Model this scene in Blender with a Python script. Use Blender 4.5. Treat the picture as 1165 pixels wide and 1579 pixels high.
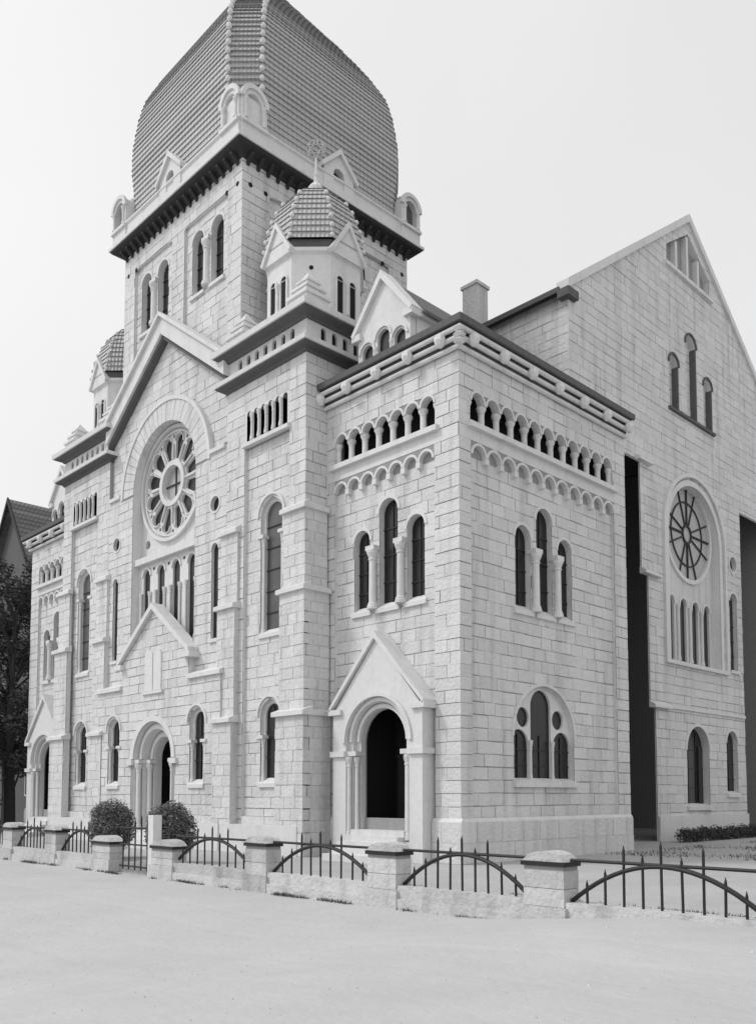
import bpy, bmesh, math, random
from math import sin, cos, pi, radians, sqrt, tan, atan2
from mathutils import Vector, Matrix
from mathutils.geometry import tessellate_polygon
random.seed(7)
SC = bpy.context.scene
for o in list(bpy.data.objects): bpy.data.objects.remove(o)
COL = SC.collection

# ---------------------------------------------------------------- camera
CAM = Vector((16.75, -19.69, 2.0))
cd = bpy.data.cameras.new('camera'); cam = bpy.data.objects.new('camera', cd); COL.objects.link(cam)
cam.location = CAM; cam.rotation_euler = (radians(90 + 3.761), 0, radians(45.618))
cd.sensor_fit = 'HORIZONTAL'; cd.sensor_width = 36.0; cd.lens = 1353.36 / 1165 * 36
cd.shift_x = -(586.4 - 582.5) / 1165; cd.shift_y = (1138.9 - 789.5) / 1165
cd.clip_start = 0.1; cd.clip_end = 6000
SC.camera = cam
SC.render.engine = 'CYCLES'; SC.cycles.max_bounces = 6; SC.cycles.diffuse_bounces = 3; SC.cycles.glossy_bounces = 2
SC.render.resolution_x = 755; SC.render.resolution_y = 1024

# ---------------------------------------------------------------- sky, sun, exposure
SUN_EL = radians(47); SUN_AZ = Vector((-0.62, -0.78))          # where the sun stands: in front of the facade, to its left
W = bpy.data.worlds.new('World'); SC.world = W; W.use_nodes = True
nt = W.node_tree; nt.nodes.clear()
sky = nt.nodes.new('ShaderNodeTexSky'); sky.sky_type = 'NISHITA'; sky.sun_disc = False
sky.sun_elevation = SUN_EL; sky.sun_rotation = atan2(SUN_AZ.x, SUN_AZ.y)
sky.air_density = 1.0; sky.dust_density = 9.0; sky.ozone_density = 1.0
bw = nt.nodes.new('ShaderNodeRGBToBW'); bg = nt.nodes.new('ShaderNodeBackground'); wo = nt.nodes.new('ShaderNodeOutputWorld')
bg.inputs['Strength'].default_value = 0.10
pw = nt.nodes.new('ShaderNodeMath'); pw.operation = 'POWER'; pw.inputs[1].default_value = 0.18       # a closed white cloud cover: the clear sky's range flattened
ml = nt.nodes.new('ShaderNodeMath'); ml.operation = 'MULTIPLY'; ml.inputs[1].default_value = 7.5
nt.links.new(sky.outputs[0], bw.inputs[0]); nt.links.new(bw.outputs[0], pw.inputs[0]); nt.links.new(pw.outputs[0], ml.inputs[0])
tc = nt.nodes.new('ShaderNodeTexCoord'); cn = nt.nodes.new('ShaderNodeTexNoise'); cn.inputs['Scale'].default_value = 2.6; cn.inputs['Detail'].default_value = 5
mr = nt.nodes.new('ShaderNodeMapRange'); mr.inputs['To Min'].default_value = 0.93; mr.inputs['To Max'].default_value = 1.07
mc = nt.nodes.new('ShaderNodeMath'); mc.operation = 'MULTIPLY'
nt.links.new(tc.outputs['Generated'], cn.inputs['Vector']); nt.links.new(cn.outputs[0], mr.inputs['Value'])
nt.links.new(ml.outputs[0], mc.inputs[0]); nt.links.new(mr.outputs[0], mc.inputs[1]); nt.links.new(mc.outputs[0], bg.inputs['Color']); nt.links.new(bg.outputs[0], wo.inputs['Surface'])
sl = bpy.data.lights.new('sun', 'SUN'); sl.energy = 1.5; sl.angle = radians(10); sl.color = (1, 1, 1)
so = bpy.data.objects.new('sun', sl); COL.objects.link(so)
sd = Vector((SUN_AZ.x * cos(SUN_EL), SUN_AZ.y * cos(SUN_EL), sin(SUN_EL)))
so.rotation_euler = sd.to_track_quat('Z', 'Y').to_euler(); so.location = sd * 80
SC.view_settings.view_transform = 'Standard'; SC.view_settings.look = 'None'
SC.view_settings.exposure = 0.0; SC.view_settings.gamma = 1.0; SC.view_settings.use_curve_mapping = False

# ---------------------------------------------------------------- materials (the photograph is black and white: every colour is a grey)
def mat(name, val, rough=0.85, var=0.12, scale=3.0, bump=0.3, bscale=30.0, island=0.0, streak=0.0, metal=0.0, spec=0.3, wave=None, dist=0.01, patch=0.0):
    m = bpy.data.materials.new(name); m.use_nodes = True
    t = m.node_tree; b = t.nodes['Principled BSDF']; L = t.links.new
    b.inputs['Roughness'].default_value = rough; b.inputs['Metallic'].default_value = metal
    b.inputs['Specular IOR Level'].default_value = spec
    co = t.nodes.new('ShaderNodeTexCoord'); geo = t.nodes.new('ShaderNodeNewGeometry')
    def M(op, a, c):
        n = t.nodes.new('ShaderNodeMath'); n.operation = op
        for i, v in enumerate((a, c)):
            if isinstance(v, (int, float)): n.inputs[i].default_value = v
            else: L(v, n.inputs[i])
        return n.outputs[0]
    n1 = t.nodes.new('ShaderNodeTexNoise'); n1.inputs['Scale'].default_value = scale; n1.inputs['Detail'].default_value = 6; n1.inputs['Roughness'].default_value = 0.65
    L(geo.outputs['Position'], n1.inputs['Vector'])
    f = M('MULTIPLY', M('SUBTRACT', n1.outputs[0], 0.5), 2 * var)
    if patch:
        n3 = t.nodes.new('ShaderNodeTexNoise'); n3.inputs['Scale'].default_value = 0.35; n3.inputs['Detail'].default_value = 4
        L(geo.outputs['Position'], n3.inputs['Vector'])
        f = M('ADD', f, M('MULTIPLY', M('SUBTRACT', n3.outputs[0], 0.5), 2 * patch))
    if island:
        oi = t.nodes.new('ShaderNodeObjectInfo')
        rr = M('FRACT', M('ADD', geo.outputs['Random Per Island'], M('MULTIPLY', oi.outputs['Random'], 7.31)), 0)
        f = M('ADD', f, M('MULTIPLY', M('SUBTRACT', rr, 0.5), 2 * island))
    if streak:
        mp = t.nodes.new('ShaderNodeMapping'); mp.inputs['Scale'].default_value = (2.2, 2.2, 0.16)
        L(geo.outputs['Position'], mp.inputs['Vector'])
        n2 = t.nodes.new('ShaderNodeTexNoise'); n2.inputs['Scale'].default_value = 1.0; n2.inputs['Detail'].default_value = 5; L(mp.outputs[0], n2.inputs['Vector'])
        f = M('SUBTRACT', f, M('MULTIPLY', M('MAXIMUM', M('SUBTRACT', n2.outputs[0], 0.5), 0.0), 4 * streak))
    v = M('MULTIPLY', M('ADD', f, 1.0), val)
    cc = t.nodes.new('ShaderNodeCombineColor'); 
    for i in range(3): L(v, cc.inputs[i])
    L(cc.outputs[0], b.inputs['Base Color'])
    if bump:
        nb = t.nodes.new('ShaderNodeTexNoise'); nb.inputs['Scale'].default_value = bscale; nb.inputs['Detail'].default_value = 4
        L(geo.outputs['Position'], nb.inputs['Vector'])
        h = nb.outputs[0]
        if wave:
            sx = t.nodes.new('ShaderNodeSeparateXYZ'); L(geo.outputs['Position'], sx.inputs[0])
            ww = M('ABSOLUTE', M('SINE', M('MULTIPLY', M('ADD', sx.outputs[0], sx.outputs[1]), pi / wave), 0), 0)
            h = M('ADD', M('MULTIPLY', h, 0.5), ww)
        bp = t.nodes.new('ShaderNodeBump'); bp.inputs['Strength'].default_value = bump; bp.inputs['Distance'].default_value = dist
        L(h, bp.inputs['Height']); L(bp.outputs[0], b.inputs['Normal'])
    return m
M_STONE = mat('ashlar stone', 0.63, var=0.13, scale=4.0, bump=0.8, bscale=9, island=0.06, streak=0.24, dist=0.05, patch=0.08)
M_TRIM = mat('dressed stone', 0.66, var=0.15, scale=4.5, bump=0.6, bscale=16, streak=0.12, dist=0.012, patch=0.06)
M_PIER = mat('weathered pier stone', 0.52, var=0.22, scale=5.0, bump=0.9, bscale=12, island=0.10, streak=0.30, dist=0.04, patch=0.16)
M_MORTAR = mat('mortar bed', 0.30, var=0.25, scale=5, bump=0.3)
M_SHADE_STONE = mat('dark stone and painted shade', 0.11, var=0.30, scale=4, bump=0.4, bscale=18, dist=0.02)  # dark stone tone, also painting shade under cornices and round blind windows
M_TILE = mat('glazed roof tile', 0.43, rough=0.55, var=0.22, scale=7, bump=0.8, bscale=9, wave=0.24, dist=0.05, patch=0.10, spec=0.4)
M_KNOB = mat('pale terracotta', 0.68, var=0.12, scale=6, bump=0.3)
M_SLATE = mat('dark slate', 0.10, rough=0.6, var=0.3, scale=8, bump=0.4, wave=0.3, dist=0.02)
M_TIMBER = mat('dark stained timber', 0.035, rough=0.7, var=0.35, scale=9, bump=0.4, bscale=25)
M_VOID = mat('painted opening shade', 0.014, rough=0.9, var=0.3, scale=6, bump=0.3)  # near-black colour standing for the unlit depth behind openings
M_GLASS = mat('dark leaded glass', 0.012, rough=0.3, var=0.5, scale=2.2, bump=0.25, bscale=5, spec=0.45, dist=0.02)
M_DIM = mat('dusty leaded glass', 0.085, rough=0.3, var=0.6, scale=1.2, bump=0.3, bscale=4, spec=0.45, dist=0.02)
M_PALE = mat('pale obscured glass', 0.40, rough=0.4, var=0.22, scale=2.0, bump=0.2, bscale=6, spec=0.4, dist=0.02)
M_LEAD = mat('lead glazing bar', 0.03, rough=0.6, var=0.2, bump=0.2)
M_IRON = mat('wrought iron', 0.022, rough=0.55, var=0.3, scale=12, bump=0.3, bscale=60, metal=0.0)
M_STREET = mat('sandy street', 0.46, rough=0.95, var=0.10, scale=1.3, bump=0.6, bscale=8, dist=0.03, patch=0.10)
M_YARD = mat('raked gravel yard', 0.40, rough=0.95, var=0.18, scale=2.0, bump=0.6, bscale=18, dist=0.03, patch=0.18)
M_LEAF = mat('dark leaf', 0.055, rough=0.6, var=0.35, scale=2.0, bump=0, island=0.5, spec=0.35)
M_LEAF2 = mat('clipped shrub leaf', 0.13, rough=0.6, var=0.35, scale=3.0, bump=0, island=0.5, spec=0.35)
M_GRASS = mat('grass blade', 0.13, rough=0.7, var=0.3, scale=2, bump=0, island=0.4)
M_BARK = mat('bark', 0.06, var=0.3, scale=6, bump=0.8, bscale=12, dist=0.03)
M_BRICK = mat('render of neighbour house', 0.11, var=0.2, scale=2, bump=0.4)
M_NROOF = mat('neighbour roof tile', 0.17, var=0.25, scale=4, bump=0.7, wave=0.28, dist=0.04, island=0.2)

# ---------------------------------------------------------------- mesh helpers
A = -15.45                                   # symmetry axis of the street front
class FR:
    """wall frame: (u along the wall, z up, d outwards) -> world"""
    def __init__(s, kind, plane, mir=False): s.k, s.pl, s.m = kind, plane, mir
    def p(s, u, z, d=0.0):
        if s.k == 'F': x, y = u, s.pl - d
        else: x, y = s.pl + d, u
        return (2 * A - x if s.m else x, y, z)
    def n(s):
        if s.k == 'F': return Vector((0, -1, 0))
        return Vector((-1 if s.m else 1, 0, 0))

class MB:
    def __init__(s): s.v, s.f, s.rev = [], [], set()
    def add(s, vs, fs):
        b = len(s.v); s.v += [tuple(q) for q in vs]; s.f += [tuple(i + b for i in f) for f in fs]
    def box(s, fr, u0, u1, z0, z1, d0, d1):
        P = [fr.p(u, z, d) for d in (d0, d1) for z in (z0, z1) for u in (u0, u1)]
        s.add(P, [(0, 1, 3, 2), (4, 6, 7, 5), (0, 4, 5, 1), (2, 3, 7, 6), (0, 2, 6, 4), (1, 5, 7, 3)]); return s
    def wbox(s, x0, x1, y0, y1, z0, z1):
        P = [(x, y, z) for z in (z0, z1) for y in (y0, y1) for x in (x0, x1)]
        s.add(P, [(0, 1, 3, 2), (4, 6, 7, 5), (0, 4, 5, 1), (2, 3, 7, 6), (0, 2, 6, 4), (1, 5, 7, 3)]); return s
    def prism(s, fr, poly, d0, d1, back=True):
        n = len(poly); P = [fr.p(u, z, d0) for u, z in poly] + [fr.p(u, z, d1) for u, z in poly]
        fs = [(i, (i + 1) % n, n + (i + 1) % n, n + i) for i in range(n)]
        tri = tessellate_polygon([[Vector((u, z, 0)) for u, z in poly]])
        fs += [tuple(n + i for i in t) for t in tri]
        if back: fs += [tuple(reversed(t)) for t in tri]
        s.add(P, fs); return s
    def panel(s, fr, outer, holes, d, depths, edge=0.0):
        """face at depth d with holes; each hole gets reveals going inwards by its depth; outer edge goes back by edge"""
        polys = [outer] + holes; flat = [q for pl in polys for q in pl]
        tri = tessellate_polygon([[Vector((u, z, 0)) for u, z in pl] for pl in polys])
        s.add([fr.p(u, z, d) for u, z in flat], [tuple(t) for t in tri])
        for pl, t in zip(polys, [edge] + list(depths)):
            if not t: continue
            n = len(pl); s.rev |= set(range(len(s.f), len(s.f) + n))
            s.add([fr.p(u, z, d) for u, z in pl] + [fr.p(u, z, d - t) for u, z in pl], [(i, (i + 1) % n, n + (i + 1) % n, n + i) for i in range(n)])
        return s
    def flat(s, fr, poly, d):
        tri = tessellate_polygon([[Vector((u, z, 0)) for u, z in poly]])
        s.add([fr.p(u, z, d) for u, z in poly], [tuple(t) for t in tri]); return s
    def ring(s, fr, uc, zc, r0, r1, d0, d1, a0=0.0, a1=pi, n=20):
        for i in range(n):
            t0, t1 = a0 + (a1 - a0) * i / n, a0 + (a1 - a0) * (i + 1) / n
            q = [(uc + r * cos(t), zc + r * sin(t)) for r, t in ((r0, t0), (r1, t0), (r1, t1), (r0, t1))]
            P = [fr.p(u, z, d) for d in (d0, d1) for u, z in q]
            s.add(P, [(4, 5, 6, 7), (1, 2, 6, 5), (0, 4, 7, 3)] + ([(0, 1, 5, 4)] if i == 0 else []) + ([(3, 7, 6, 2)] if i == n - 1 else []))
        return s
    def lathe(s, c, prof, n=10, axis=(0, 0, 1)):
        b = len(s.v)
        ax = Vector(axis).normalized(); q = Vector((0, 0, 1)).rotation_difference(ax)
        for r, z in prof:
            for k in range(n):
                v = q @ Vector((r * cos(2 * pi * k / n), r * sin(2 * pi * k / n), z)); s.v.append((c[0] + v.x, c[1] + v.y, c[2] + v.z))
        for i in range(len(prof) - 1):
            for k in range(n): s.f.append((b + i * n + k, b + i * n + (k + 1) % n, b + (i + 1) * n + (k + 1) % n, b + (i + 1) * n + k))
        s.f.append(tuple(b + k for k in reversed(range(n)))); s.f.append(tuple(b + (len(prof) - 1) * n + k for k in range(n))); return s
    def tube(s, pts, rad, n=6):
        b = len(s.v); pts = [Vector(p) for p in pts]; m = len(pts)
        for i, p in enumerate(pts):
            t = (pts[min(i + 1, m - 1)] - pts[max(i - 1, 0)]).normalized()
            a = Vector((0, 0, 1)) if abs(t.z) < 0.9 else Vector((1, 0, 0))
            e1 = t.cross(a).normalized(); e2 = t.cross(e1)
            r = rad[i] if isinstance(rad, (list, tuple)) else rad
            for k in range(n): s.v.append(tuple(p + (e1 * cos(2 * pi * k / n) + e2 * sin(2 * pi * k / n)) * r))
        for i in range(m - 1):
            for k in range(n): s.f.append((b + i * n + k, b + i * n + (k + 1) % n, b + (i + 1) * n + (k + 1) % n, b + (i + 1) * n + k))
        s.f.append(tuple(b + k for k in range(n))); s.f.append(tuple(b + (m - 1) * n + k for k in range(n))); return s
    def sweep(s, prof, path):
        """prof [(out, z)], path(out) -> [(x, y)...] the mitred run"""
        rows = [[(x, y, z) for x, y in path(o)] for o, z in prof]; m = len(rows[0]); b = len(s.v)
        for r in rows: s.v += r
        for i in range(len(rows) - 1):
            for k in range(m - 1): s.f.append((b + i * m + k, b + i * m + k + 1, b + (i + 1) * m + k + 1, b + (i + 1) * m + k))
        s.f.append(tuple(b + i * m for i in range(len(rows)))); s.f.append(tuple(b + i * m + m - 1 for i in reversed(range(len(rows))))); return s
    def build(s, name, m, parent=None, smooth=False, kind=None, norm=True):
        me = bpy.data.meshes.new(name); me.from_pydata(s.v, [], s.f)
        if norm:
            b = bmesh.new(); b.from_mesh(me); bmesh.ops.recalc_face_normals(b, faces=b.faces); b.to_mesh(me); b.free()
        if smooth:
            me.shade_smooth() if hasattr(me, 'shade_smooth') else None
        me.materials.append(m)
        if m is M_MORTAR and s.rev:                       # jambs and soffits of the openings are dressed stone
            me.materials.append(M_TRIM)
            for i in s.rev: me.polygons[i].material_index = 1
        o = bpy.data.objects.new(name, me); COL.objects.link(o)
        if parent: o.parent = parent
        if kind: o['kind'] = kind
        return o
def empty(name, loc=(0, 0, 0)):
    o = bpy.data.objects.new(name, None); o.location = loc; o.empty_display_size = 0.3; COL.objects.link(o); return o
def tag(o, label, cat, group=None, kind=None):
    o['label'] = label; o['category'] = cat
    if group: o['group'] = group
    if kind: o['kind'] = kind
    return o
def inst(src, loc, parent, rz=0.0, sc=1.0):
    o = src.copy(); o.location = loc; o.rotation_euler = (0, 0, rz); o.scale = (sc, sc, sc) if isinstance(sc, (int, float)) else sc
    COL.objects.link(o); o.parent = parent; return o
def shared(src_cache, key, make, loc, parent, rz=0.0, sc=1.0):
    """first use builds the mesh, later ones copy the object and share its data"""
    if key not in src_cache:
        o = make(); src_cache[key] = o; o.location = loc; o.rotation_euler = (0, 0, rz); o.scale = (sc, sc, sc) if isinstance(sc, (int, float)) else sc
        o.parent = parent; return o
    return inst(src_cache[key], loc, parent, rz, sc)
CACHE = {}

def rect(u0, u1, z0, z1): return [(u0, z0), (u1, z0), (u1, z1), (u0, z1)]
def arch(uc, w, z0, zs, n=12, k=1.0):
    r = w / 2
    return [(uc - r, z0), (uc + r, z0)] + [(uc + r * cos(pi * i / n), zs + k * r * sin(pi * i / n)) for i in range(n + 1)]
def circle(uc, zc, r, n=24): return [(uc + r * cos(2 * pi * i / n), zc + r * sin(2 * pi * i / n)) for i in range(n)]
def arcade(u0, u1, n, z0, zs, gap, m=8):
    """slot with a row of n arches as its top; gap = width of the springers between arches"""
    st = (u1 - u0) / n; P = [(u0, z0), (u1, z0)]
    for k in reversed(range(n)):
        c = u0 + st * (k + 0.5); r = (st - gap) / 2
        e = r if True else 0
        if k == n - 1: P.append((u1, zs))
        P += [(c + r * cos(pi * i / m), zs + 0.02 + r * sin(pi * i / m)) for i in range(m + 1)]
    P.append((u0, zs))
    Q = []
    for q in P:
        if not Q or (abs(q[0] - Q[-1][0]) + abs(q[1] - Q[-1][1])) > 1e-4: Q.append(q)
    return Q

def span(poly, v):
    xs = []
    n = len(poly)
    for i in range(n):
        (a, b), (c, d) = poly[i], poly[(i + 1) % n]
        if (b <= v < d) or (d <= v < b): xs.append(a + (c - a) * (v - b) / (d - b))
    return (min(xs), max(xs)) if xs else None

STONES = []          # (wall object, frame, polygon, depth)
def ashlar(wall, fr, region, holes, d=0.0, course=0.39, length=0.76, g=0.018, seed=0):
    rnd = random.Random(seed * 977 + 13)
    zs = [z for _, z in region]; z0, z1 = min(zs), max(zs)
    nrow = max(1, round((z1 - z0) / course)); h = (z1 - z0) / nrow
    us = [u for u, _ in region]; ua, ub = min(us), max(us)
    hb = [(min(u for u, _ in p), max(u for u, _ in p), min(z for _, z in p), max(z for _, z in p), p) for p in holes]
    reg_rect = len(region) == 4 and len(set(round(u, 4) for u in us)) == 2
    for r in range(nrow):
        va, vb = z0 + r * h + g / 2, z0 + (r + 1) * h - g / 2
        near = [x for x in hb if x[2] < vb and x[3] > va]
        K = 2 if (reg_rect and not near) else 6
        vs = [va + (vb - va) * i / (K - 1) for i in range(K)]
        RL = []
        for v in vs:
            sp = span(region, min(max(v, z0 + 1e-3), z1 - 1e-3)); RL.append(sp if sp else (0, -1))
        hs = [([span(x[4], v) for v in vs], (x[0] + x[1]) / 2, x[0], x[1]) for x in near]
        a = ua - (0.5 * length if r % 2 else 0.0) - rnd.uniform(0, 0.12)
        while a < ub:
            b = a + length * rnd.uniform(0.72, 1.28)
            if a > ub - 0.02: break
            if b + length * 0.4 > ub: b = ub + 0.01
            ga, gb = rnd.uniform(0.15, 1.0) * g, rnd.uniform(0.15, 1.0) * g
            pieces = [([max(a + ga, q[0]) for q in RL], [min(b - gb, q[1]) for q in RL])]
            for sp, c, h0, h1 in hs:
                if h1 < a or h0 > b: continue
                new = []
                for Lq, Rq in pieces:
                    new.append((Lq, [min(x, (s[0] if s else c)) for x, s in zip(Rq, sp)]))
                    new.append(([max(x, (s[1] if s else c)) for x, s in zip(Lq, sp)], Rq))
                pieces = new
            for Lq, Rq in pieces:
                ok = [i for i in range(K) if Rq[i] - Lq[i] > 0.05]
                if len(ok) < 2: continue
                i0, i1 = ok[0], ok[-1]
                if any(Rq[i] - Lq[i] <= 0 for i in range(i0, i1 + 1)): i1 = max(j for j in range(i0, i1 + 1) if all(Rq[i] - Lq[i] > 0 for i in range(i0, j + 1)))
                if i1 - i0 < 1: continue
                if K == 6 and all(abs(Lq[i] - Lq[i0]) < 1e-3 and abs(Rq[i] - Rq[i0]) < 1e-3 for i in range(i0, i1 + 1)): idx = [i0, i1]
                else: idx = list(range(i0, i1 + 1))
                dz0, dz1 = rnd.uniform(-0.5, 0.8) * g, rnd.uniform(-0.5, 0.8) * g
                poly = [(Lq[i], vs[i] + (dz0 if i == 0 else -dz1 if i == K - 1 else 0)) for i in idx] + [(Rq[i], vs[i] + (dz0 if i == 0 else -dz1 if i == K - 1 else 0)) for i in reversed(idx)]
                STONES.append((wall, fr, poly, d + rnd.uniform(-0.004, 0.010)))
            a = b
def stone_mesh(mb, fr, poly, d, t=0.03):
    n = len(poly); P = [fr.p(u, z, d - t) for u, z in poly] + [fr.p(u, z, d) for u, z in poly]
    fs = [(i, (i + 1) % n, n + (i + 1) % n, n + i) for i in range(n)] + [tuple(range(n, 2 * n))]
    mb.add(P, fs)
MD = 0.015            # joints are this deep

def column(parent, loc, r, h, name='column', cap=0.0, n=10):
    """round column with base, shaft and block capital, origin at its foot"""
    key = ('col', round(r, 3), round(h, 2), n)
    def make():
        mb = MB(); c = 1.0
        prof = [(r * 1.45, 0), (r * 1.45, 0.10 * c), (r * 1.25, 0.13), (r * 1.3, 0.17), (r * 1.0, 0.22), (r * 0.96, h * 0.5), (r * 0.92, h - 0.34), (r * 1.15, h - 0.32), (r * 1.15, h - 0.28), (r * 0.95, h - 0.26), (r * 1.5, h - 0.10), (r * 1.55, h - 0.09), (r * 1.6, h)]
        if h < 1.0: prof = [(r * 1.4, 0), (r * 1.4, 0.06), (r, 0.1), (r * 0.95, h - 0.22), (r * 1.15, h - 0.2), (r * 0.95, h - 0.18), (r * 1.5, h - 0.07), (r * 1.55, h)]
        mb.lathe((0, 0, 0), prof, n)
        return mb.build(name, M_TRIM, None)
    return shared(CACHE, key, make, loc, parent)
def sill(parent, fr, u0, u1, z, d0, d1, th=0.16, slope=0.1, name='sill', m=None):
    mb = MB(); P = []
    for u in (u0, u1): P += [fr.p(u, z - th, d0), fr.p(u, z + slope, d0), fr.p(u, z, d1), fr.p(u, z - th, d1)]
    mb.add(P, [(0, 1, 2, 3), (4, 7, 6, 5), (0, 4, 5, 1), (1, 5, 6, 2), (2, 6, 7, 3), (3, 7, 4, 0)])
    return mb.build(name, m or M_TRIM, parent)
def bars_in(parent, fr, uc, w, z0, z1, d, nh, nv=1, m=None, t=0.035):
    for k in range(1, nv + 1):
        u = uc - w / 2 + w * k / (nv + 1); MB().box(fr, u - t / 2, u + t / 2, z0, z1, d, d + 0.03).build('glazing_bar', M_LEAD, parent)
    for k in range(1, nh + 1):
        z = z0 + (z1 - z0) * k / (nh + 1); MB().box(fr, uc - w / 2, uc + w / 2, z - t / 2, z + t / 2, d + 0.004, d + 0.034).build('glazing_bar', M_LEAD, parent)

# ================================================================ ground
YF = -6.5; ZS = -0.30
def grid(x0, x1, y0, y1, nx, ny, zf):
    mb = MB()
    for j in range(ny + 1):
        for i in range(nx + 1):
            x = x0 + (x1 - x0) * i / nx; y = y0 + (y1 - y0) * j / ny; mb.v.append((x, y, zf(x, y)))
    for j in range(ny):
        for i in range(nx): q = j * (nx + 1) + i; mb.f.append((q, q + 1, q + nx + 2, q + nx + 1))
    return mb
def rise(x): t = min(1.0, max(0.0, (x - 5.0) / 5.5)); return 0.40 * t * t * (3 - 2 * t)
def street_z(x, y):
    if x < -44.9 or x > 29.9 or y < -23.9: return ZS - 0.058
    return ZS - 0.02 + rise(x) + 0.012 * sin(x * 0.8 + y * 0.3) + 0.010 * sin(y * 1.9 + 0.4 * sin(x * 0.6)) + 0.006 * sin(3.1 * x - 1.3 * y) - sum(0.010 * math.exp(-((y + yc + 0.25 * sin(x * 0.35) + 0.1 * sin(x * 0.9 + yc)) / 0.11) ** 2) for yc in (9.3, 10.6, 12.4, 13.8))
mb = MB()
mb.add([(-3000, -3000, ZS - 0.06), (3000, -3000, ZS - 0.06), (3000, 3000, ZS - 0.06), (-3000, 3000, ZS - 0.06)], [(0, 1, 2, 3)])
o = mb.build('ground', M_STREET, None); o['kind'] = 'structure'
o = grid(-45, 30, -24, YF + 0.3, 300, 220, street_z).build('street', M_STREET, None, smooth=True); o['kind'] = 'structure'
mb = MB(); mb.wbox(-60, 60, YF + 0.10, 60, -0.6, 0.0)
o = mb.build('yard', M_YARD, None); o['kind'] = 'structure'

# ================================================================ the synagogue
SY = empty('synagogue', (A, 0, 0))
tag(SY, 'pale ashlar synagogue with square domed tower, gabled front and arched windows behind the fence', 'synagogue')
SY.location = (0, 0, 0)

# ---------- windows shared by several walls
def lights(fr, specs, d, depth, glass=M_GLASS, name='arched_window', cols=(), sill_d=0.02, zsill=None, bars=3, parent=SY):
    """row of arched lights: specs (uc, w, z0, ztop); returns hole polygons"""
    holes = []; root = None
    for uc, w, z0, zt in specs: holes.append(arch(uc, w, z0, zt - w / 2))
    for uc, w, z0, zt in specs:                          # a thin proud band round each light; the first one carries the rest
        o = MB().ring(fr, uc, zt - w / 2, w / 2 + 0.005, w / 2 + 0.11, d - 0.05, d + 0.03, n=14).build('hood_mould' if root else name, M_TRIM, root or parent)
        root = root or o
    for (uc, w, z0, zt), h in zip(specs, holes):
        big = arch(uc, w + 0.04, z0 - 0.02, zt - w / 2)
        MB().flat(fr, big, d - depth).build('pane', glass, root)
        bars_in(root, fr, uc, w, z0, zt - 0.05, d - depth + 0.005, bars, 1)
        sill(root, fr, uc - w / 2 - 0.10, uc + w / 2 + 0.10, z0, d - depth, d + sill_d + 0.07, 0.14, 0.22)
    return holes, root

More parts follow.
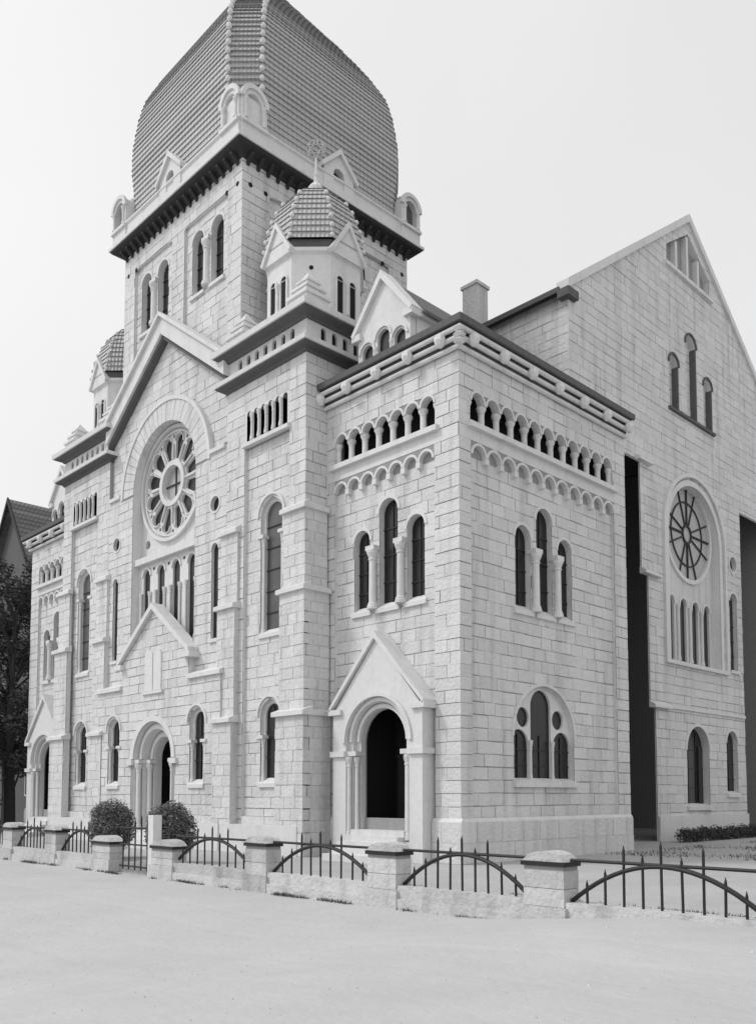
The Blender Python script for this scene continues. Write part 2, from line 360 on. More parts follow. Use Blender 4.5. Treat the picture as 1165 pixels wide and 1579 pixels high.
# ---------- the two porch wings
def porch(mir):
    F = FR('F', 0.0, mir); S = FR('S', 0.0, mir)
    wall = MB(); dW = -MD; dF = -0.12 - MD
    # --- street face
    fu0, fu1, fz0, fzs = -5.62, -1.0, 1.3, 12.42
    field = arcade(fu0, fu1, 7, fz0, fzs, 0.12)
    gal = arcade(-5.62, -0.94, 7, 13.42, 14.16, 0.14)
    tri = [(-4.37, 0.76, 8.1, 10.88), (-3.12, 0.86, 8.1, 11.7), (-1.90, 0.76, 8.1, 10.88)]
    wall.panel(F, rect(-6.05, 0, 0, 15.6), [field, gal], dW, [0.13, 0.24])
    holes, w = lights(F, tri, dF + MD, 0.24)
    pd = arch(-3.1, 3.0, 0.0, 3.4)
    wall.panel(F, rect(fu0 - 0.1, fu1 + 0.1, 0, 13.0), holes + [arch(-3.1, 2.08, 0.9, 3.76)], dF, [0.23] * 3 + [0.0])
    # --- side face
    gu0, gu1 = 0.55, 8.78
    sfield = arcade(gu0, gu1, 11, fz0, fzs, 0.12); sgal = arcade(0.52, 8.72, 11, 13.42, 14.10, 0.15)
    stri = [(3.30, 0.84, 8.0, 10.82), (4.50, 0.92, 8.0, 11.64), (5.70, 0.84, 8.0, 10.82)]
    wall.panel(S, rect(0, 9.6, 0, 15.6), [sfield, sgal], dW, [0.13, 0.24])
    sh = []
    if not mir: sh, sw = lights(S, stri, dF + MD, 0.22)
    bigw = arch(4.42, 3.4, 2.45, 3.92, 20)
    wall.panel(S, rect(gu0 - 0.1, gu1 + 0.1, 0, 13.0), sh + ([bigw] if not mir else []), dF, [0.21] * len(sh) + [0.42])
    # back walls
    for q in ([(0 + dW, 9.6), (-6.05, 9.6)],):
        (xa, ya), (xb, yb) = q; f = (lambda x: 2 * A - x) if mir else (lambda x: x)
        wall.add([(f(xa), ya, 0), (f(xb), yb, 0), (f(xb), yb, 15.6), (f(xa), ya, 15.6)], [(0, 1, 2, 3)])
    wo_ = wall.build('porch_wall', M_MORTAR, SY, norm=False)
    # ashlar facing
    band_g = [rect(-5.75, -0.85, 13.1, 14.7)]
    ashlar(wo_, F, rect(-6.05, fu0, 1.3, 12.86), [], 0, seed=1); ashlar(wo_, F, rect(fu1, 0.0, 1.3, 12.86), [], 0, seed=2)
    ashlar(wo_, F, rect(-6.05, 0, 13.26, 15.6), [gal], 0, seed=3)
    gb = [(-5.12, 0), (-1.15, 0), (-1.15, 4.7), (-3.1, 7.0), (-5.12, 4.7)]
    ashlar(wo_, F, rect(fu0, fu1, 1.3, 12.40), holes + [gb], -0.12, seed=4)
    MB().panel(F, rect(-6.05, -0.004, 12.87, 13.25), [], 0.0, [], 0.03).build('frieze_band', M_TRIM, SY)
    if not mir:
        ashlar(wo_, S, rect(0.0, gu0, 1.3, 12.86), [], 0, seed=5); ashlar(wo_, S, rect(gu1, 9.6, 1.3, 12.86), [], 0, seed=6)
        ashlar(wo_, S, rect(0, 9.6, 13.26, 15.6), [sgal], 0, seed=7)
        ashlar(wo_, S, rect(gu0, gu1, 1.3, 12.40), sh + [bigw], -0.12, seed=8)
        MB().panel(S, rect(0, 9.6, 12.87, 13.25), [], 0.0, [], 0.03).build('frieze_band', M_TRIM, SY)
    # corbel table: the round arches over the field, cut from a proud strip
    def corbels(fr, u0, u1, n):
        st = (u1 - u0) / n; mb = MB()
        for k in range(n):
            c = u0 + st * (k + 0.5); mb.ring(fr, c, fzs + 0.02, (st - 0.12) / 2, (st - 0.12) / 2 + 0.075, -0.02, 0.05, n=10)
        for k in range(1, n):
            c = u0 + st * k; mb.box(fr, c - 0.09, c + 0.09, fzs - 0.16, fzs + 0.02, -0.15, 0.05)
        mb.build('corbel_table', M_TRIM, SY)
    corbels(F, fu0, fu1, 7)
    if not mir: corbels(S, gu0, gu1, 11)
    # galleries
    def gallery(fr, u0, u1, n, z0, zs):
        g = MB(); st = (u1 - u0) / n
        for k in range(n): g.ring(fr, u0 + st * (k + 0.5), zs + 0.02, (st - 0.14) / 2, (st - 0.14) / 2 + 0.07, -0.02, 0.035, n=10)
        root = g.build('gallery', M_TRIM, SY)
        MB().flat(fr, rect(u0 - 0.4, u1 + 0.4, z0 - 0.5, zs + 0.9), -0.8).build('backing', M_VOID, root)  # near-black sheet in place of the loggia's unlit interior
        for k in range(1, n):
            loc = fr.p(u0 + st * k, z0, -0.17); column(root, loc, 0.105, zs - z0 + 0.02)
        for e in (u0, u1): column(root, fr.p(e + (0.05 if e == u0 else -0.05), z0, -0.15), 0.088, zs - z0 + 0.02)
        sill(root, fr, u0 - 0.14, u1 + 0.14, z0 - 0.02, -0.5, 0.16, 0.17, 0.06)
    gallery(F, -5.62, -0.94, 7, 13.42, 14.16)
    if not mir: gallery(S, 0.52, 8.72, 11, 13.42, 14.10)
    # columns of the triple windows
    for fr, sp, ok in ((F, tri, True), (S, stri, not mir)):
        if not ok: continue
        par = w if fr is F else sw
        for i in (0, 1):
            u = (sp[i][0] + sp[i][1] / 2 + sp[i + 1][0] - sp[i + 1][1] / 2) / 2
            column(par, fr.p(u, sp[0][2] + 0.02, -0.03), 0.13, 1.95, n=12)
            MB().box(fr, u - 0.20, u + 0.20, sp[0][2] + 1.97, sp[0][2] + 2.12, -0.3, 0.12).build('impost', M_TRIM, par)
    # plinth
    def plinth(fr, u0, u1):
        mb = MB(); P = []
        for u in (u0, u1): P += [fr.p(u, -0.05, -0.05), fr.p(u, -0.05, 0.07), fr.p(u, 1.24, 0.07), fr.p(u, 1.34, 0.0), fr.p(u, 1.34, -0.05)]
        mb.add(P, [(0, 1, 2, 3, 4), (9, 8, 7, 6, 5)] + [(i, (i + 1) % 5, 5 + (i + 1) % 5, 5 + i) for i in range(5)]); mb.build('plinth', M_TRIM, SY)
    plinth(F, -6.05, -5.3); plinth(F, -1.1, 0.07)
    if not mir: ashlar(wo_, S, rect(-0.07, 9.62, 0.0, 1.22), [], 0.083, course=0.6, length=1.2, seed=91); ashlar(wo_, F, rect(-1.1, 0.07, 0.0, 1.22), [], 0.083, course=0.6, length=1.0, seed=92)
    if not mir: plinth(S, 0.05, 9.62)
    # big traceried window beside the yard
    if not mir:
        fr = S; d = -0.12 - MD - 0.42
        mb = MB(); mb.ring(fr, 4.42, 3.92, 1.705, 1.80, -0.16, -0.09, n=24)
        root = mb.build('traceried_window', M_TRIM, SY)
        big = arch(4.42, 3.44, 2.43, 3.92, 20)
        tl = [arch(3.23, 1.0, 2.48, 3.66), arch(4.42, 1.14, 2.48, 4.94), arch(5.61, 1.0, 2.48, 3.66), circle(3.44, 4.56, 0.33, 16), circle(5.40, 4.56, 0.33, 16)]
        MB().panel(fr, big, tl, d + 0.26, [0.08] * 5).build('tracery', M_TRIM, root)
        for h in tl:
            c = (sum(q[0] for q in h) / len(h), sum(q[1] for q in h) / len(h))
            MB().flat(fr, [(c[0] + (q[0] - c[0]) * 1.03, c[1] + (q[1] - c[1]) * 1.03) for q in h], d + 0.17).build('pane', M_GLASS, root)
        for u in (3.22, 4.42, 5.62): bars_in(root, fr, u, 0.98, 2.5, 4.0, d + 0.175, 2, 1)
        for u in (3.80, 5.04): column(root, fr.p(u, 2.47, d + 0.29), 0.05, 1.35)
        sill(root, fr, 2.66, 6.18, 2.45, d, 0.02, 0.16, 0.2)
    # ---- portal block with gable
    pf = 0.45
    orders = [(3.0, 3.30, 0.30), (2.5, 3.34, 0.30), (2.0, 3.38, 0.35)]
    mb = MB(); hole0 = arch(-3.1, 2.86, 0.62, 3.72, 20)
    mb.panel(F, [(-5.15, 0.0), (-1.12, 0.0), (-1.12, 4.72), (-3.12, 7.0), (-5.15, 4.72)], [hole0], pf, [0.15], pf + 0.12)
    por = mb.build('portal', M_TRIM, SY, norm=False)
    dd = pf - 0.15
    for w_, dp in ((2.46, 0.16), (2.06, 0.22)):
        MB().panel(F, arch(-3.1, 2.96, 0.6, 3.72, 20), [arch(-3.1, w_, 0.62, 3.76, 20)], dd, [dp]).build('arch_order', M_TRIM, por)
        for sgn in (-1, 1): column(por, F.p(-3.1 + sgn * (w_ / 2 + 0.10), 0.66, dd + 0.085), 0.075, 2.62)
        mb = MB(); mb.ring(F, -3.1, 3.76, w_ / 2 + 0.02, w_ / 2 + 0.14, dd - 0.03, dd + 0.07, n=22); mb.build('arch_roll', M_TRIM, por)
        dd -= dp
    mb = MB(); mb.ring(F, -3.1, 3.72, 1.44, 1.56, pf - 0.02, pf + 0.07, n=26); mb.build('hood_mould', M_TRIM, por)
    for sgn in (-1, 1):
        e = -3.12 + sgn * 2.03
        mb = MB(); mb.box(F, min(e + sgn * 0.07, -3.1 + sgn * 1.42), max(e + sgn * 0.07, -3.1 + sgn * 1.42), 3.28, 3.46, 0.0, pf + 0.10); mb.build('impost', M_TRIM, por)
        mb = MB(); mb.box(F, min(-3.1 + sgn * 1.0, -3.1 + sgn * 1.44), max(-3.1 + sgn * 1.0, -3.1 + sgn * 1.44), 3.30, 3.45, -0.05, pf - 0.04); mb.build('impost', M_TRIM, por)
        mb = MB(); mb.box(F, min(e - sgn * 0.45, e + sgn * 0.14), max(e - sgn * 0.45, e + sgn * 0.14), 4.66, 4.84, 0.0, pf + 0.12); mb.build('kneeler', M_TRIM, por)
        # raking coping
        t = 0.30; P = [(-3.12, 7.02), (-3.12, 7.02 + 0.24), (e + sgn * 0.10, 4.86 + 0.06), (e + sgn * 0.10, 4.78)]
        mb = MB(); mb.prism(F, P, -0.1, pf + 0.12); mb.build('coping', M_TRIM, por)
    # dark doorway
    dd -= 1.6
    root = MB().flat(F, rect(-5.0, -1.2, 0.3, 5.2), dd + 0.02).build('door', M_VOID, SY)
    for sgn in (-1, 1):
        MB().box(F, min(-3.1 + sgn * 0.02, -3.1 + sgn * 1.05), max(-3.1 + sgn * 0.02, -3.1 + sgn * 1.05), 0.92, 3.3, dd + 0.02, dd + 0.07).build('door_leaf', M_TIMBER, root)
    for u in (-4.35, -1.85): MB().box(F, u - 0.03, u + 0.03, 0.3, 5.2, dd + 0.02, -0.3).build('lining', M_VOID, root)
    MB().box(F, -4.35, -1.85, 5.15, 5.2, dd + 0.02, -0.3).build('lining', M_VOID, root)
    MB().box(F, -4.2, -2.0, 3.3, 3.42, dd + 0.02, dd + 0.1).build('transom', M_TIMBER, root)
    st = MB()
    for k in range(5): st.box(F, -4.3 - 0.0 * k, -1.9, 0.0, 0.93 - 0.18 * k, -0.2 if k == 0 else 0.45 + 0.3 * (k - 1), 0.45 + 0.3 * k)
    st.build('door_steps', M_TRIM, SY)
    # ---- cornice of three rolls, knobs on it
    def path(o):
        P = [(-6.05, -o), (o, -o), (o, 9.6 + 0.0)]
        return [((2 * A - x) if mir else x, y) for x, y in P]
    co = MB().sweep([(-0.3, 15.5), (-0.02, 15.5), (0.02, 15.52), (0.28, 16.12), (0.36, 16.14), (0.36, 16.24), (-0.3, 16.30)], path).build('cornice', M_SHADE_STONE, SY)
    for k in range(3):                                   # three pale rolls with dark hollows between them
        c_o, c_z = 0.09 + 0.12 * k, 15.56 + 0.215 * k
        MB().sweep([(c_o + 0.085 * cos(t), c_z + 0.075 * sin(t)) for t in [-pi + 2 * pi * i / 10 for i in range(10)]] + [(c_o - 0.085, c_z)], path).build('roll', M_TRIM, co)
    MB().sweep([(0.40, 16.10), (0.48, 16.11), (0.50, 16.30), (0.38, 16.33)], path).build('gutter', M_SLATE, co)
    def knob():
        mb = MB(); mb.lathe((0, 0, 0), [(0.06, -0.22), (0.13, -0.16), (0.19, -0.03), (0.17, 0.10), (0.10, 0.17), (0.03, 0.2)], 8); return mb.build('knob', M_KNOB, None)
    for x in (-6.0, -4.65, -3.22, -1.8, -0.42): shared(CACHE, 'knob', knob, F.p(x, 15.80, 0.36), co)
    if not mir:
        for k in range(7): shared(CACHE, 'knob', knob, S.p(0.30 + 1.51 * k, 15.80, 0.36), co)
        mb = MB()
        for k in range(3): mb.lathe((0.30, -0.30, 15.55 + 0.19 * k), [(0.10, -0.08), (0.20, 0.0), (0.10, 0.08)], 10)
        mb.build('corner_roll', M_TRIM, co)
    # low roof
    f = (lambda x: 2 * A - x) if mir else (lambda x: x)
    mb = MB(); mb.add([(f(-6.04), -0.3, 16.22), (f(0.3), -0.3, 16.22), (f(0.3), 9.58, 16.22), (f(-6.04), 9.58, 16.22), (f(-6.04), 3.2, 16.95), (f(-3.2), 3.2, 16.95), (f(-3.2), 9.58, 16.95), (f(-6.04), 9.58, 16.95)], [(0, 1, 5, 4), (1, 2, 6, 5), (5, 6, 7, 4)])
    mb.build('porch_roof', M_SLATE, SY)
    # ---- gabled dormer standing on the parapet
    G = FR('F', 0.12, mir); c = -3.35; hw = 1.22
    mb = MB(); ls = [(c - 0.76, 0.5, 16.3, 17.22), (c, 0.56, 16.3, 17.5), (c + 0.76, 0.5, 16.3, 17.22)]
    hs = [arch(q[0], q[1], q[2], q[3] - q[1] / 2) for q in ls]
    mb.panel(G, [(c - hw, 16.2), (c + hw, 16.2), (c + hw, 17.75), (c, 19.2), (c - hw, 17.75)], hs, 0.0, [0.14] * 3, 0.3)
    dm = mb.build('gabled_dormer', M_TRIM, SY, norm=False)
    for q in ls:
        MB().flat(G, arch(q[0], q[1] + 0.05, q[2] - 0.05, q[3] - q[1] / 2), -0.13).build('pane', M_GLASS, dm)
        MB().ring(G, q[0], q[3] - q[1] / 2, q[1] / 2 + 0.07, q[1] / 2 + 0.14, -0.02, 0.06, n=12).build('hood_mould', M_TRIM, dm)
    for u in (c - 0.38, c + 0.38): column(dm, G.p(u, 16.3, -0.05), 0.08, 0.7)
    for sgn in (-1, 1):
        P = [(c, 19.2), (c, 19.5), (c + sgn * (hw + 0.22), 17.72), (c + sgn * (hw + 0.12), 17.60)]
        MB().prism(G, P, -0.4, 0.16).build('coping', M_TRIM, dm)
        MB().box(G, c + sgn * hw - 0.2, c + sgn * hw + 0.2, 17.48, 17.7, -0.3, 0.14).build('kneeler', M_TRIM, dm)
        SD = FR('S', c + hw, mir) if sgn > 0 else FR('S', c - hw, mir)
        MB().box(SD, 0.40, 3.6, 16.3, 17.7, -0.1, 0.0).build('side_wall', M_TRIM, dm)
        MB().box(SD, 0.20, 3.8, 17.55, 17.76, -0.1, 0.16 * sgn).build('eave', M_TRIM, dm)
        MB().prism(G, [(c, 19.22), (c, 19.34), (c + sgn * (hw + 0.3), 17.72), (c + sgn * (hw + 0.3), 17.6)], -3.9, -0.41).build('roof_slope', M_SLATE, dm)
    return wo_
PW = porch(False); porch(True)

# ---------- stair towers
YS = -0.96
def jamb_window(fr, uc, w, z0, zt, d, zcap, glass, bars=3, nv=1, name='arched_window'):
    """arched light in a wide splayed recess with jamb shafts; returns the wall hole"""
    hole = arch(uc, w, z0, zt - w / 2, 14)
    mb = MB(); mb.ring(fr, uc, zt - w / 2, w / 2 + 0.10, w / 2 + 0.19, d - 0.03, d + 0.07, n=16)
    root = mb.build(name, M_TRIM, SY)
    wi = w - 0.24; inner = arch(uc, wi, z0 + 0.02, zt - w / 2, 14)
    MB().panel(fr, arch(uc, w + 0.02, z0 - 0.01, zt - w / 2, 14), [inner], d - 0.15, [0.08]).build('inner_frame', M_TRIM, root)
    MB().flat(fr, arch(uc, wi + 0.05, z0 - 0.02, zt - w / 2, 14), d - 0.225).build('pane', glass, root)
    bars_in(root, fr, uc, wi, z0, zt - 0.2, d - 0.22, bars, nv)
    for s in (-1, 1):
        column(root, fr.p(uc + s * (w / 2 - 0.085), z0 + 0.02, d - 0.09), 0.065, zcap - z0)
        a, b = uc + s * (w / 2 - 0.20), uc + s * (w / 2 + 0.16)
        MB().box(fr, min(a, b), max(a, b), zcap, zcap + 0.12, d - 0.26, d + 0.06).build('impost', M_TRIM, root)
    sill(root, fr, uc - w / 2 - 0.04, uc + w / 2 + 0.04, z0, d - 0.22, d + 0.08, 0.14, 0.2)
    return hole
def stair(mir):
    F = FR('F', YS, mir); S = FR('S', -6.05, mir)
    f = (lambda x: 2 * A - x) if mir else (lambda x: x)
    dF = -0.14
    fu0, fu1 = -9.62, -6.95
    field = rect(fu0, fu1, 1.3, 14.95); slit = []
    for k in range(6):
        uc = fu0 + 0.26 + (fu1 - fu0 - 0.52) * k / 5; slit.append(arch(uc, 0.27, 15.12, 16.15, 8))
    h1 = jamb_window(F, -8.13, 1.26, 7.8, 12.75, dF, 11.35, M_DIM, bars=5, nv=0)
    h2 = jamb_window(F, -8.13, 1.12, 2.45, 5.42, dF, 4.05, M_GLASS, bars=2)
    wall = MB()
    wall.panel(F, rect(-10.75, -6.05, 0, 17.5), [field] + slit, -MD, [0.14] + [0.32] * 6)
    wall.panel(F, rect(fu0 - 0.1, fu1 + 0.1, 0, 15.0), [h1, h2], dF - MD, [0.24, 0.24])
    wall.panel(S, rect(YS, 3.7, 0, 17.5), [], -MD, []); wall.box(F, -10.75, -10.70, 0, 17.5, -0.5, -MD - 0.003)
    wo_ = wall.build('stair_tower_wall', M_MORTAR, SY, norm=False)
    ashlar(wo_, F, rect(-10.75, fu0, 0.0, 17.4), [], 0, seed=11 + mir); ashlar(wo_, F, rect(fu1, -6.05, 0.0, 17.4), [], 0, length=0.6, seed=13 + mir)
    ashlar(wo_, F, rect(fu0, fu1, 0.9, 1.29), [], 0, seed=16); ashlar(wo_, F, rect(fu0, fu1, 16.32, 17.4), [], 0, seed=15 + mir); ashlar(wo_, F, rect(fu0, fu1, 0.0, 14.9), [h1, h2], dF, seed=17 + mir)
    if not mir: ashlar(wo_, S, rect(YS, 3.7, 0.0, 17.4), [], 0, length=0.62, seed=19)
    # blind arcade
    mb = MB().panel(F, rect(fu0, fu1, 14.95, 16.34), slit, 0.0, [0.3] * 6, 0.03); root = mb.build('blind_arcade', M_TRIM, SY, norm=False)
    MB().flat(F, rect(fu0, fu1, 15.0, 16.5), -0.32).build('backing', M_SHADE_STONE, root)  # slit backs coloured dark in place of recess shade
    for k in range(5):
        u = (slit[k][1][0] + slit[k + 1][0][0]) / 2; column(root, F.p(u, 15.12, 0.02), 0.06, 1.03, n=8)
    sill(root, F, fu0 - 0.05, fu1 + 0.05, 15.06, -0.02, 0.13, 0.14, 0.04)
    # buttress strips with weathered offsets
    ztop = [11.95, 9.1, 4.85]
    for i, zt in enumerate(ztop):
        zb = ztop[i + 1] if i < 2 else 0.0; p = 0.11 * (i + 1)
        for (ua, ub, side) in ((-7.12 - 0.05 * i, -6.05 + 0.0, True), (-10.92 - 0.06 * i, -9.86, False)):
            b = MB(); e = p if side else 0.0
            b.box(F, ua, ub + e - MD, zb, zt - 0.12, 0.004, p - MD); bo = b.build('buttress', M_STONE, SY); ashlar(bo, F, rect(ua, ub + e, zb, zt - 0.13), [], p, length=0.6, seed=23 + i)
            if side: 
                b = MB().box(S, YS - p + 0.03, -0.06, zb + 0.01, zt - 0.135, 0.004, p - MD); b2 = b.build('buttress', M_STONE, SY)
                if not mir: ashlar(b2, S, rect(YS - p, -0.06, zb, zt - 0.13), [], p, length=0.55, seed=27 + i)
            # cap: drip slab with a sloping top
            def cap(fr, u0, u1, d1):
                mb = MB(); P = []
                for u in (u0, u1): P += [fr.p(u, zt - 0.15, 0.0), fr.p(u, zt + 0.16, 0.0), fr.p(u, zt, d1), fr.p(u, zt - 0.15, d1)]
                mb.add(P, [(0, 1, 2, 3), (4, 7, 6, 5), (0, 4, 5, 1), (1, 5, 6, 2), (2, 6, 7, 3), (3, 7, 4, 0)]); return mb.build('weathering', M_TRIM, bo)
            cap(F, ua - 0.08, ub + (p + 0.13 if side else 0.06), p + 0.13)
            if side and not mir: cap(S, YS + 0.002, -0.05, p + 0.13)
    # plinth
    MB().box(F, -10.9, -6.0, -0.05, 1.0, 0.02, 0.36).build('plinth', M_TRIM, SY)
    # lower and upper cornice, frieze of little openings between
    x0, x1, y1 = -10.75, -6.05, 3.7
    def path(o): return [(f(x), y) for x, y in ((x0 - o, y1), (x0 - o, YS - o), (x1 + o, YS - o), (x1 + o, y1))]
    co = MB().sweep([(-0.05, 17.34), (0.06, 17.36), (0.10, 17.46), (0.32, 17.52), (0.36, 17.56), (0.28, 17.60), (-0.05, 17.62)], path).build('cornice', M_SHADE_STONE, SY)  # shaded underside put into the dark colour
    MB().sweep([(0.30, 17.57), (0.41, 17.575), (0.43, 17.72), (-0.05, 17.80)], path).build('cornice_slab', M_TRIM, co)
    for fr, u0, u1, n in ((F, x0, x1, 9), (S, YS, y1, 9)):
        st = (u1 - u0) / n; hs = [arch(u0 + st * (k + 0.5), 0.24, 17.95, 18.35, 6) for k in range(n) if 0 < k < n - 1]
        fz = MB().panel(fr, rect(u0, u1, 17.7, 18.6), hs, 0.0, [0.10] * len(hs)).build('frieze', M_STONE, SY, norm=False)
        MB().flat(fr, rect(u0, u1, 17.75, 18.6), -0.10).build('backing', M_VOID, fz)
    co = MB().sweep([(-0.05, 18.54), (0.08, 18.56), (0.12, 18.64), (0.38, 18.72), (0.42, 18.76), (0.3, 18.79), (-0.05, 18.80)], path).build('cornice', M_SHADE_STONE, SY)  # upper underside, its shade painted dark likewise
    top = MB().sweep([(-0.6, 18.765), (0.49, 18.77), (0.51, 18.97), (0.38, 19.02), (-0.2, 19.24), (-2.3, 19.30)], path); top.build('cornice_slab', M_TRIM, co)
    # ---- octagonal turret
    tx, ty, ap = f(-8.40), 1.40, 1.75
    R8 = ap / cos(pi / 8)
    def octp(a, z, rot=pi / 8): return [(tx + a / cos(pi / 8) * cos(rot + k * pi / 4), ty + a / cos(pi / 8) * sin(rot + k * pi / 4), z) for k in range(8)]
    def octloft(rows):
        mb = MB()
        for a, z in rows: mb.v += octp(a, z)
        for i in range(len(rows) - 1):
            for k in range(8): mb.f.append((i * 8 + k, i * 8 + (k + 1) % 8, (i + 1) * 8 + (k + 1) % 8, (i + 1) * 8 + k))
        return mb
    dr = octloft([(ap + 0.14, 18.9), (ap + 0.14, 19.55), (ap, 19.68), (ap, 21.85), (ap + 0.10, 21.95), (ap + 0.10, 22.08)]); dro = dr.build('turret_drum', M_TRIM, SY)
    octloft([(ap + 0.02, 22.0), (ap + 0.02, 22.42), (ap - 0.3, 22.5)]).build('turret_neck', M_SHADE_STONE, dro)
    for ang in (-pi / 2, 0 if not mir else pi, ):
        ca, sa = cos(ang), sin(ang)
        class T:                                       # frame on a face of the octagon
            def p(s, u, z, d=0.0): return (tx + ca * (ap + d) - sa * u, ty + sa * (ap + d) + ca * u, z)
        T = T()
        for s in (-1, 1):
            w = MB().flat(T, arch(s * 0.31, 0.30, 19.75, 21.02, 8), 0.012).build('turret_window', M_VOID, dro)
            MB().ring(T, s * 0.31, 21.02, 0.155, 0.23, -0.02, 0.05, n=10).build('hood_mould', M_TRIM, dro)
            MB().panel(T, rect(s * 0.31 - 0.24, s * 0.31 + 0.24, 19.68, 21.0), [rect(s * 0.31 - 0.15, s * 0.31 + 0.15, 19.76, 20.99)], 0.06, [0.06], 0.08).build('window_frame', M_TRIM, dro)
        column(dro, T.p(0.0, 19.76, 0.08), 0.07, 1.2)
    for k in range(8):
        ang = k * pi / 4; ca, sa = cos(ang), sin(ang)
        class T2:
            def p(s, u, z, d=0.0): return (tx + ca * (ap + d) - sa * u, ty + sa * (ap + d) + ca * u, z)
        T = T2()
        if k % 2 == 0:
            hw = ap * tan(pi / 8) + 0.05
            g = MB().prism(T, [(-hw, 21.9), (hw, 21.9), (0, 23.15)], -0.9, 0.13); go = g.build('turret_gable', M_TRIM, dro)
            for s in (-1, 1): MB().prism(T, [(0, 23.1), (0, 23.34), (s * (hw + 0.12), 22.0), (s * (hw + 0.02), 21.88)], -0.95, 0.22).build('coping', M_TRIM, dro)
        else:
            MB().lathe(T.p(0, 21.35, -0.03), [(0.085, 0), (0.085, 0.045)], 8, axis=(ca, sa, 0)).build('vent_hole', M_VOID, dro)
    # corner broaches: stepped little pyramids
    for cx, cy in ((-6.05, YS), (-10.75, YS), (-6.05, 3.7)):
        mb = MB(); sx = -1 if cx > -8 else 1; sy = 1 if cy < 0 else -1
        px, py = f(cx + sx * 0.48), cy + sy * 0.48
        for i, (h0, h1, a) in enumerate(((18.95, 19.5, 0.50), (19.5, 19.62, 0.58), (19.62, 19.82, 0.40), (19.82, 19.92, 0.46), (19.92, 20.12, 0.28), (20.12, 20.2, 0.32))):
            mb.wbox(px - a, px + a, py - a, py + a, h0 + 0.001 * i, h1)
        mb.add([(px - 0.28, py - 0.28, 20.2), (px + 0.28, py - 0.28, 20.2), (px + 0.28, py + 0.28, 20.2), (px - 0.28, py + 0.28, 20.2), (px, py, 20.6)], [(0, 1, 4), (1, 2, 4), (2, 3, 4), (3, 0, 4)])
        mb.build('corner_pinnacle', M_TRIM, SY)
    # tiled turret dome
    def rad(z):
        t = (z - 22.4) / (25.25 - 22.4); t = min(max(t, 0), 1)
        return 0.30 + (ap + 0.08 - 0.30) * sqrt(max(0.0, 1 - t ** 1.9)) * (1 - 0.10 * t)
    rows = []; z = 22.42; dz = 0.26
    while z < 25.2:
        rows += [(rad(z) + 0.07, z), (rad(z + dz) + 0.02, z + dz)]; z += dz
    rows += [(0.28, z), (0.05, z + 0.25)]
    dome = octloft(rows).build('turret_dome', M_TILE, SY)
    def kn():
        mb = MB(); mb.lathe((0, 0, 0), [(0.03, -0.08), (0.08, -0.05), (0.095, 0.02), (0.06, 0.07), (0.02, 0.09)], 7); return mb.build('hip_knob', M_KNOB, None)
    z = 22.5
    while z < 25.0:
        for k in range(8):
            if mir and k in (0, 1, 7): pass
            a = rad(z + 0.05) / cos(pi / 8) + 0.06; an = pi / 8 + k * pi / 4
            if -cos(an) * 0.7 + sin(an) * 0.7 > 0.75: continue
            shared(CACHE, 'kn', kn, (tx + a * cos(an), ty + a * sin(an), z + 0.03), dome)
        z += 0.42
    fn = MB().lathe((tx, ty, 25.2), [(0.34, -0.05), (0.36, 0.05), (0.24, 0.12), (0.30, 0.28), (0.32, 0.40), (0.22, 0.55), (0.10, 0.64), (0.07, 0.9), (0.12, 0.98), (0.05, 1.06), (0.04, 1.7)], 10)
    fo = fn.build('finial', M_KNOB, dome)
    # six-pointed star in a ring at the finial's top
    r = 0.36; star = MB(); zc = 25.2 + 2.05
    dv = Vector((cos(radians(45)), sin(radians(45)), 0))
    for s in range(2):
        pts = [Vector((tx, ty, zc)) + dv * (r * cos(pi / 2 + s * pi + q * 2 * pi / 3)) + Vector((0, 0, r * sin(pi / 2 + s * pi + q * 2 * pi / 3))) for q in range(4)]
        for q in range(3): star.tube([pts[q], pts[q + 1]], 0.045, 5)
    star.tube([Vector((tx, ty, zc)) + dv * (r * cos(q * pi / 8)) + Vector((0, 0, r * sin(q * pi / 8))) for q in range(17)], 0.04, 5)
    star.build('star', M_TILE, dome)
stair(False); stair(True)

